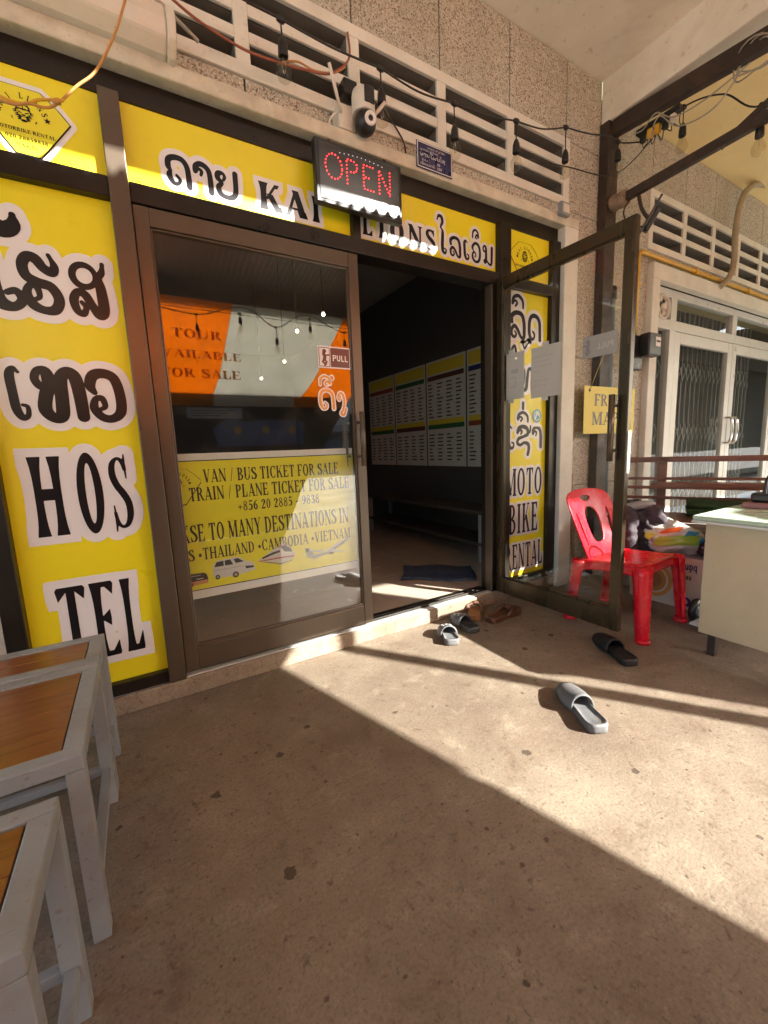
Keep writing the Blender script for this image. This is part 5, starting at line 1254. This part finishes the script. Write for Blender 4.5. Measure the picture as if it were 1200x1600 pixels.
# ------------------------------------------------------------------ slatted wooden bench behind the chair
ax = Vector((.42, -.91, 0)).normalized()
be = thing('wooden_bench', 'red brown slatted wooden bench standing before the white neighbouring shopfront', 'bench', (3.45, 1.86, 0), math.atan2(ax.y, ax.x))
# local x runs along the bench towards the street, local y towards the neighbouring shop
rw = M['red_wood']
for z, y, h, tk in ((.885, .10, .042, .03), (.735, .075, .022, .018), (.665, .06, .024, .018), (.585, .05, .024, .018)):
    MB().box(-.10, 1.10, y - tk / 2, y + tk / 2, z - h / 2, z + h / 2).build('back_rail', rw, be, bevel=.003)
for x in (.18, .93): MB().box(x - .03, x + .03, .085, .118, 0, .90).build('back_post', rw, be, bevel=.003)
MB().box(.12, 1.15, -.24, -.10, .705, .725).build('arm_shelf', rw, be, bevel=.003)
MB().box(-.08, 1.10, -.34, .03, .455, .475).build('seat', rw, be, bevel=.003)
MB().box(-.08, 1.10, -.36, -.341, .33, .455).build('front_apron', M['plank'], be, bevel=.003)
MB().box(-.02, 1.08, -.345, -.341, .20, .33).build('lower_board', M['red_wood'], be)
for x in (-.04, 1.06):
    for y in (-.33, .01): MB().box(x - .025, x + .025, y - .015, y + .015, 0, .4545).build('leg', rw, be, bevel=.003)
mtm = paint("green_pile_mat", (.035, .075, .02), .95, 0, .4, 30, None, 0, .6)
gm_ = thing('green_mat', 'folded dark green pile mat lying on the wooden bench', 'mat', (3.72, 1.24, .4765), math.atan2(ax.y, ax.x))
mb = MB()
for k in range(2):
    mb.grid(lambda u, v: (-.33 + .68 * u, -.14 + .28 * v, .03 + .055 * k + .008 * math.sin(u * 11 + k) + .006 * math.sin(v * 9) - .02 * (abs(2 * v - 1) ** 6)), 24, 10)
mb.build('layer', mtm, gm_, solid=.045)
bx2 = thing('blue_carton', 'small blue carton beside the chair on the bench end', 'carton', (3.05, 1.72, .4765), R_(20))
MB().box(-.10, .10, -.06, .06, .0, .13).build('carton', plain("blue_card", (.03, .07, .22), .5), bx2, bevel=.003)
MB().box(-.09, .06, -.0625, -.0605, .03, .10).build('print', M['paper'], bx2)
MB().box(-.10, .12, -.08, .08, -.20, -.0005).build('support_box', M['desk'], bx2, bevel=.004)
MB().box(-.09, .11, -.07, .07, -.4765, -.2005).build('lower_box', M['plank'], bx2, bevel=.004)

# ------------------------------------------------------------------ carton, bags and jacket piled by the bench
card_m = paint("pale_cardboard", (.62, .52, .44), .8, 0, .06, 6, (.45, .33, .22), .3)
bxc = thing('noodle_carton', 'pale pink cardboard carton turned upside down with purple lettering, behind the chair', 'carton', (2.82, 1.30, 0), 0)
MB().box(0, .36, -.20, .22, 0, .325).build('box', card_m, bxc, bevel=.004)
FL = lambda l: (lambda u, v: (-l, -u, v))       # left face: u runs towards the street
for r0, r1, m_, l in ((.115, .092, 'ring_orange', .0012), (.080, 0, 'disc_orange', .0012), (.055, 0, 'disc_brown', .0018)):
    mm = bpy.data.materials.get(m_) or plain(m_, {'ring_orange': (.55, .27, .06), 'disc_orange': (.45, .20, .06), 'disc_brown': (.33, .13, .05)}[m_], .7)
    sh = ('p', arc(-.075, .15, r0, r0, 0, 354, 36)) if r1 == 0 else ('o', arc(-.075, .15, r0, r0, 0, 354, 36), arc(-.075, .15, r1, r1, 0, 354, 36))
    ink('bowl_print', [sh], mm, bxc, FL(l), 0, .004, clip=(-.215, .195, .005, .32))
pr = text('bánh mì hi'.replace('á', 'a').replace('ì', 'i'), -.17, .02, .0, .045, 'sans', .12, pen=1.2)
pr = [(p[0], [(-q[0] - .0, .285 - q[1]) + tuple(q[2:]) for q in p[1]]) for p in pr]
ink('lettering', pr, plain("purple_print", (.05, .03, .16), .6), bxc, FL(.0016), 0, .0015)
ink('barcode', [('p', [(.09 + .006 * k, .19), (.09 + .006 * k + (.004 if k % 3 else .002), .19), (.09 + .006 * k + (.004 if k % 3 else .002), .215), (.09 + .006 * k, .215)]) for k in range(9)], M['ink'], bxc, FL(.0016), 0, .001)
ink('seal', [('o', arc(.12, .05, .03, .03, 0, 350, 20), arc(.12, .05, .014, .014, 0, 350, 20))], bpy.data.materials['purple_print'], bxc, FL(.0016), 0, .002)
MB().box(.0, .36, .0, .012, .3255, .3265).build('tape', M['paper'], bxc)

def lump(name, mat, parent, fn, nu=40, nv=24, solid=0):
    return MB().grid(fn, nu, nv).build(name, mat, parent, solid=solid)
random.seed(11)
def fold(a, b): return .5 * math.sin(a * 3.1 + 1.7 * math.sin(b * 2.3)) + .3 * math.sin(a * 7.3 + b * 4.1) + .2 * math.sin(b * 9.7 - a * 5.0)
jk = thing('jacket', 'crumpled dusky purple jacket heaped on the carton behind the red chair', 'jacket', (2.86, 1.515, .327))
purple = paint("purple_cotton", (.050, .038, .048), .9, 0, .25, 14, None, 0, .3)
def jfn(u, v):
    a = 2 * math.pi * u; t = v
    r = (.165 - .02 * math.sin(a * 2)) * math.cos(min(t, 1) * math.pi / 2) ** .55
    r *= 1 + .16 * fold(a, t * 3)
    z = .30 * math.sin(t * math.pi / 2) ** .9 * (1 + .06 * math.sin(a * 3))
    return (r * .75 * math.cos(a), r * 1.05 * math.sin(a), z)
jb = lump('body', purple, jk, jfn, 96, 48)
def crumple(o, size, strength, depth=3):
    tx = bpy.data.textures.new('crumple', 'CLOUDS'); tx.noise_scale = size; tx.noise_depth = depth; tx.noise_type = 'SOFT_NOISE'
    md = o.modifiers.new('crumple', 'DISPLACE'); md.texture = tx; md.strength = strength; md.mid_level = .5; md.texture_coords = 'LOCAL'
crumple(jb, .07, .075)
mb = MB()
sl_pts = spline([(-.10, .02, .26, .050), (-.16, -.03, .20, .055), (-.185, -.05, .10, .050), (-.17, -.06, .0, .044), (-.165, -.06, -.06, .040)], 6)
mb.tube([(p[0], p[1], p[2]) for p in sl_pts], [p[3] * (1 + .12 * math.sin(i * 2.1)) for i, p in enumerate(sl_pts)], 16); crumple(mb.build('sleeve', purple, jk, subd=1), .05, .04)
mb = MB(); cp = spline([(-.10, .05, .27), (-.04, -.05, .30), (.05, -.06, .29), (.09, .03, .27)], 6)
mb.tube(cp, .028, 10); mb.build('collar', M['steel_paint'], jk)
bg_ = thing('plastic_bag', 'stuffed translucent white plastic bag with green and orange print on the carton', 'bag', (2.875, 1.30, .327))
pm, pnt, pbs = new_mat("white_polythene")
pbs.inputs['Base Color'].default_value = (.66, .68, .62, 1); pbs.inputs['Roughness'].default_value = .22
pbs.inputs['Subsurface Weight'].default_value = .0
bump(pnt, pbs, noise(pnt, coords(pnt), 26, 6, .7, 1.0), .8, .02)
def bfn(u, v):
    a = 2 * math.pi * u; ph = v * math.pi
    r = math.sin(ph) ** .75 * (1 + .09 * fold(a * .8, v * 5))
    x, y, z = .13 * r * math.cos(a), .175 * r * math.sin(a), .092 - .095 * math.cos(ph) + .02 * math.sin(a * 2)
    return (x, y - .05 * (z - .1), max(z, .0) + .25 * max(0, y))
crumple(lump('sack', pm, bg_, bfn, 96, 48), .05, .022)
mb = MB()
for k in range(3):
    mb.grid(lambda u, v: (-.06 + .05 * u + .02 * k, .10 + .07 * v + .01 * math.sin(u * 6 + k), .16 + .07 * v + .02 * math.sin(u * 9 + v * 4 + k)), 8, 6)
mb.build('bag_mouth', pm, bg_, solid=.001)
def on_bag(pts, c, nm):
    """print patch lying on the left side of the sack: pts in (a, v) surface parameters"""
    mm = bpy.data.materials.get(c[0]) or plain(c[0], c[1], .35)
    mb = MB()
    F = lambda u, v: tuple(Vector(bfn(u, v)) + (Vector(bfn(u, v)) - Vector((0, 0, .09))).normalized() * .016)
    (u0, v0, u1, v1, sk) = pts
    mb.grid(lambda a, b: F(u0 + (u1 - u0) * a + sk * b, v0 + (v1 - v0) * b), 14, 8)
    return mb.build(nm, mm, bg_)
on_bag((.46, .42, .66, .60, .03), ('leaf_green', (.30, .48, .05)), 'green_print'); on_bag((.48, .66, .58, .76, .03), ('print_orange_red', (.62, .12, .03)), 'orange_print')
on_bag((.60, .58, .66, .68, .03), ('print_blue', (.04, .25, .40)), 'blue_print'); on_bag((.67, .48, .72, .58, .04), ('print_blue', (.04, .25, .40)), 'blue_print'); on_bag((.40, .50, .45, .64, .02), ('print_lime', (.60, .62, .08)), 'lime_print')
db = thing('patterned_bag', 'dark floral cloth bag at the street end of the carton beside the desk', 'bag', (2.96, 1.06, .327))
fm_, fnt, fbs = new_mat("dark_floral_cloth")
vo = N(fnt, 'ShaderNodeTexVoronoi'); vo.inputs['Scale'].default_value = 34; fnt.links.new(coords(fnt), vo.inputs['Vector'])
fnt.links.new(ramp(fnt, vo.outputs['Distance'], [(.10, (.34, .27, .22)), (.22, (.14, .05, .04)), (.32, (.018, .014, .014))]).outputs[0], fbs.inputs['Base Color']); fbs.inputs['Roughness'].default_value = .85
def dfn(u, v):
    a = 2 * math.pi * u; ph = v * math.pi; r = math.sin(ph) ** .6 * (1 + .08 * fold(a, v * 4))
    return (.15 * r * math.cos(a), .135 * r * math.sin(a), .065 - .066 * math.cos(ph))
crumple(lump('bag_body', fm_, db, dfn, 64, 32), .05, .03)
mb = MB(); mb.grid(lambda u, v: (-.10 + .2 * u, -.07 + .13 * v, .135 + .014 * math.sin(u * 8) + .012 * math.sin(v * 7 + u * 3)), 16, 10); mb.build('folded_cloth', M['paper'], db, solid=.006)
tr = thing('hand_trolley', 'small pale hand trolley with black wheels leaning between the carton and the desk', 'trolley', (2.62, 1.02, 0))
for y in (-.0, .0):
    pass
MB().tube([(.03, .01, .05), (.115, .01, .60)], .011, 8).build('upright', M['alu_white'], tr)
MB().tube([(.03, -.15, .05), (.115, -.15, .60)], .011, 8).build('upright', M['alu_white'], tr)
for z in (.15, .33, .5): MB().tube([(.03 + z * .155, .01, z), (.03 + z * .155, -.15, z)], .008, 8).build('crossbar', M['alu_white'], tr)
MB().box(-.10, .03, -.15, .01, .035, .043).build('toe_plate', M['alu_white'], tr)
for y in (.045, -.19): 
    wh = MB().lathe([(.02, -.012), (.062, -.014), (.068, 0), (.062, .014), (.02, .012)], (.055, y, .068), 20, RX).build('wheel', M['black_plastic'], tr)
    MB().lathe([(.0, -.016), (.03, -.0155), (.03, .0155), (0, .016)], (.055, y, .068), 14, RX).build('wheel_hub', M['steel_paint'], wh)
lt = thing('wood_lath', 'thin wooden lath leaning on the pebble wall behind the red chair', 'lath', (2.80, 1.93, 0))
MB().obox((0, 0, 0), (.0, .055, .82), .03, .012, (0, 1, 0)).build('lath', M['plank'], lt)

# ------------------------------------------------------------------ slippers
def sole_outline(L=.27, n=40, side=1):
    P = spline([(0, -.5 * L), (.028, -.485 * L), (.040, -.40 * L), (.038, -.22 * L), (.035, -.02 * L), (.046, .2 * L), (.050, .34 * L), (.040, .45 * L), (.015, .5 * L), (-.012, .495 * L), (-.036, .43 * L), (-.045, .3 * L), (-.041, .15 * L), (-.034, -.05 * L), (-.037, -.25 * L), (-.038, -.40 * L), (-.027, -.485 * L)], 4, True)
    return [(x * side, y) for x, y in P]
def slipper(name, label, loc, rz, m_sole, m_strap, kind='slide', side=1, group=None, holes=False, L=.27):
    t = thing(name, label, 'slipper', loc, rz, group)
    P = sole_outline(L, side=side); n = len(P)
    def layer(s, z, lift=0): return [(x * s, y * s, z + lift * (max(0, abs(y) / (L / 2)) ** 3)) for x, y in P]
    rings = [layer(.95, 0), layer(1.0, .006), layer(.985, .016), layer(1.0, .026), layer(.985, .033, .004), layer(.93, .033, .004), layer(.86, .027, .002), layer(.5, .024), layer(.12, .0235)]
    mb = MB(); vs = [p for r in rings for p in r]; fs = []
    for i in range(len(rings) - 1):
        for k in range(n):
            l = (k + 1) % n; fs.append((i * n + k, i * n + l, (i + 1) * n + l, (i + 1) * n + k))
    fs.append(tuple(range(n))[::-1]); fs.append(tuple((len(rings) - 1) * n + k for k in range(n)))
    mb.add(vs, fs, True)
    mb.build('sole', m_sole, t)
    if kind == 'slide':
        def F(u, v):
            y = (-.06 + .44 * v) * L + .02 * math.sin(u * math.pi) * (v - .3)
            wd = .041 + .010 * math.sin(min(1, v * 1.1) * math.pi)
            a = math.pi * (1 - u)
            h = .058 - .026 * v
            return (side * wd * 1.06 * math.cos(a), y - .012 * math.sin(a) * (1 - v) * -1, .014 + h * math.sin(a) ** .75)
        st = MB().grid(F, 24, 14).build('strap', m_strap, t, solid=.0055)
        if holes:
            for a, b in ((.38, .35), (.62, .35), (.5, .6), (.36, .7), (.64, .7)):
                p = Vector(F(a, b)); MB().ball(p, .0075, 10, 6, (1, 1.6, .5)).build('vent_hole', M['paper'], st)
    else:
        toe = (side * -.004, .30 * L, .03)
        for sx in (-1, 1):
            pts = spline([toe, (side * (sx * .022 - .002), .22 * L, .052), (sx * .042, .06 * L, .045), (sx * .042, -.04 * L, .022)], 5)
            MB().tube(pts, [.008, .0085] + [.011] * (len(pts) - 4) + [.010, .008], 8).build('thong', m_strap, t)
        MB().tube([(toe[0], toe[1], .022), (toe[0], toe[1], .045)], .006, 8).build('toe_post', m_strap, t)
        if kind == 'bow': 
            MB().ball((side * .0, .16 * L, .055), .02, 12, 8, (1.2, .9, .6)).build('knot', m_strap, t)
    return t
grey_r = paint("grey_foam_rubber", (.135, .14, .145), .55, 0, .12, 20, (.3, .27, .22), .25, .3)
dark_r = paint("charcoal_foam_rubber", (.05, .05, .052), .55, 0, .2, 20, (.22, .19, .15), .25, .3)
black_r = paint("black_foam_rubber", (.018, .016, .016), .6, 0, .2, 20, (.1, .08, .06), .2, .3)
tan_l = paint("tan_leather", (.36, .17, .065), .6, 0, .2, 20, (.12, .06, .03), .4, .2)
brown_l = paint("brown_leather", (.12, .055, .028), .55, 0, .2, 20, (.05, .03, .02), .4, .2)
def heading(hx, hy, tx, ty): return math.atan2(ty - hy, tx - hx) - math.pi / 2
def place(name, label, heel, toe, *a, **k):
    L = math.hypot(toe[0] - heel[0], toe[1] - heel[1])
    return slipper(name, label, ((heel[0] + toe[0]) / 2, (heel[1] + toe[1]) / 2, .0015), heading(*heel, *toe), *a, L=L, **k)
place('slide_slipper', 'scuffed grey slide slipper lying alone on the sunlit floor', (1.335, .795), (1.465, 1.045), grey_r, grey_r, side=1)
place('slide_slipper', 'light grey slide slipper, front one of the pair by the step', (1.345, 1.625), (1.425, 1.795), grey_r, grey_r, holes=True, group='grey slides by the step')
place('slide_slipper', 'darker grey slide slipper, nearer the step in the pair', (1.545, 1.665), (1.575, 1.885), dark_r, grey_r, side=-1, holes=True, group='grey slides by the step')
place('slide_slipper', 'black slide slipper lying in the shade before the red chair', (1.885, .985), (2.02, 1.245), black_r, black_r, side=1)
place('thong_sandal', 'tan leather thong sandal half in the sun behind the grey slides', (1.655, 1.795), (1.83, 1.985), tan_l, brown_l, kind='bow', side=-1, group='tan sandals by the step')
place('thong_sandal', 'brown tan thong sandal lying across in the shade beside its lit partner', (1.705, 1.73), (1.985, 1.755), brown_l, brown_l, kind='bow', side=1, group='tan sandals by the step')

# ------------------------------------------------------------------ wood-topped steel stools at the left
def stool(label, x1, y0, y1, h, wx, ox=0):
    t = thing('steel_stool', label, 'stool', (x1 - wx / 2, (y0 + y1) / 2, 0), 0, 'wood topped stools at the left')
    a, b = wx / 2, (y1 - y0) / 2; s = M['steel_paint']; e = .038; lw = .034
    mb = MB()
    mb.box(-a, a, -b, -b + e, h - .036, h); mb.box(-a, a, b - e, b, h - .036, h); mb.box(-a, -a + e, -b + e, b - e, h - .0362, h - .0002); mb.box(a - e, a, -b + e, b - e, h - .0362, h - .0002)
    mb.build('top_frame', s, t, bevel=.003)
    k = max(2, int((2 * b - 2 * e) / .085)); wd = (2 * b - 2 * e - .006) / k
    mb = MB()
    for i in range(k):
        y = -b + e + .003 + i * wd; mb.box(-a + e + .002, a - e - .003, y, y + wd - .0012, h - .022, h - .004)
    mb.build('seat_boards', M['wood'], t, bevel=.0012)
    for sx in (-1, 1):
        for sy in (-1, 1):
            mb = MB(); x = sx * (a - lw / 2); y = sy * (b - lw / 2)
            mb.box(x - lw / 2, x + lw / 2, y - lw / 2, y + lw / 2, .0, h - .0365); mb.build('leg', s, t, bevel=.002)
    for sx in (-1, 1): MB().box(sx * (a - lw / 2) - .011, sx * (a - lw / 2) + .011, -b + lw, b - lw, .10, .125).build('side_rail', s, t, bevel=.002)
    MB().box(-a + lw, a - lw, b - lw + .006, b - .008, .10, .124).build('cross_rail', s, t, bevel=.002)
    return t
stool('steel framed stool with wood top, middle and largest of the row at the left', -.160, 1.000, 1.462, .452, .62)
stool('steel framed stool with wood top, farthest of the row, against the tall yellow sign', -.160, 1.472, 1.700, .452, .62)
stool('steel framed stool with wood top, nearest the camera at the bottom left corner', -.186, .610, .892, .452, .56)

# ------------------------------------------------------------------ inside the shop
pm_cols = [(.08, .02, .02), (.02, .09, .03), (.22, .05, .02), (.015, .02, .09)]
mats = [plain("poster_band_%s" % n, c, .5) for n, c in zip(('maroon', 'green', 'red', 'blue'), pm_cols)]
poster_w = paint("poster_white", (.50, .48, .44), .5, 0, .04, 4); poster_y = plain("poster_yellow", (.55, .42, .04), .5)
plans = [((0, .0, .18), (3, 0, .05), (1, .45, .08), (0, .72, .06)), ((0, 0, .16), (0, 0, .05), (1, .42, .06), (3, .62, .05), (0, .82, .05)), ((1, 0, .16), (1, 0, .05), (2, .75, .05)), ((2, 0, .14), (0, 0, .05), (2, .6, .06))]
names = ['blue headed price poster nearest the doorway on the side wall', 'maroon headed price poster, second from the doorway on the side wall', 'green headed price poster, third from the doorway on the side wall', 'dim price poster farthest into the shop on the side wall']
for k in range(4):
    y0 = 2.40 + .62 * k
    t = thing('price_poster', names[k], 'poster', (2.697, y0, .86), 0, 'price posters on the inner side wall')
    Wp, Hp = .60, 1.05
    MB().box(-.002, 0, 0, Wp, 0, Hp).build('sheet', poster_w, t)
    FP = lambda l: (lambda u, v: (-l - .002, Wp - u, v))
    ink('yellow_band', [('p', [(.02, Hp - .13), (Wp - .02, Hp - .13), (Wp - .02, Hp - .02), (.02, Hp - .02)])], poster_y, t, FP(.001), 0, .008)
    ink('yellow_band', [('p', [(.02, .42), (Wp - .02, .42), (Wp - .02, .47), (.02, .47)])], poster_y, t, FP(.001), 0, .008)
    for j, (v, m_) in enumerate(((Hp - .19, mats[(3, 0, 1, 2)[k]]), (.375, mats[(2, 1, 0, 1)[k]]))):
        ink('colour_band', [('p', [(.02, v), (Wp - .02, v), (Wp - .02, v + .045), (.02, v + .045)])], m_, t, FP(.0014), 0, .006)
    ms = []; random.seed(k)
    for r in range(22):
        v = Hp - .235 - r * .036
        if .34 < v < .48 or v < .03: continue
        for c in range(4):
            w_ = .05 + .05 * random.random(); u = .03 + c * .145
            ms.append(('p', [(u, v), (u + w_, v), (u + w_, v + .012), (u, v + .012)]))
    ink('print_lines', ms, M['ink'], t, FP(.0014), 0, .006)
ib = thing('inner_bench', 'low bench with a lower shelf along the inner side wall under the posters', 'bench', (2.50, 3.4, .095))
for z in (.40, .14): MB().box(-.16, .16, -.95, .95, z, z + .03).build('shelf', plain('dark_bench_wood_%d' % int(z * 100), (.06, .045, .035), .6), ib, bevel=.003)
for x in (-.14, .14):
    for y in (-.93, .93): MB().box(x - .018, x + .018, y - .018, y + .018, 0, .3995).build('leg', M['steel_paint'], ib)
dm = thing('door_mat', 'crumpled dark blue door mat on the tiles just inside the doorway', 'mat', (1.90, 2.46, .096), R_(-38))
blue_m = paint("dark_blue_terry", (.06, .09, .165), .95, 0, .45, 40, (.12, .14, .19), .4, .8)
MB().grid(lambda u, v: (-.27 + .54 * u + .01 * math.sin(v * 5), -.19 + .36 * v + .012 * math.sin(u * 6), .008 + .006 * math.sin(u * 9 + v * 3) + .004 * math.sin(v * 13)), 30, 18).build('mat_pile', blue_m, dm, solid=.010)
lit = plain("warm_led_bulb", (.8, .7, .5), .4, 0, (1, .85, .6), 6.)
il = None
for x, y, z in ((1.045, 2.4, 1.854), (.95, 2.6, 1.80), (1.02, 3.1, 1.72), (.95, 3.5, 1.66)):
    labs = ['small lit bulb hanging nearest the door glass inside the shop', 'small lit bulb, second from the glass inside the shop', 'small lit bulb, third from the glass inside the shop', 'small lit bulb deepest inside the shop behind the glass']
    k = [1.045, .95, 1.02].index(x) if x != .95 or y < 3 else 3
    t = thing('hanging_bulb', labs[k], 'bulb', (x, y, z), 0, 'lit bulbs hanging inside the shop')
    MB().tube([(0, 0, .03), (0, 0, 2.799 - z)], .003, 5).build('cord', M['wire'], t)
    MB().lathe([(.006, .035), (.012, .02), (.012, .008)], (0, 0, 0), 10).build('socket', M['black_plastic'], t)
    MB().ball((0, 0, -.004), .0095, 12, 8).build('bulb', lit, t)
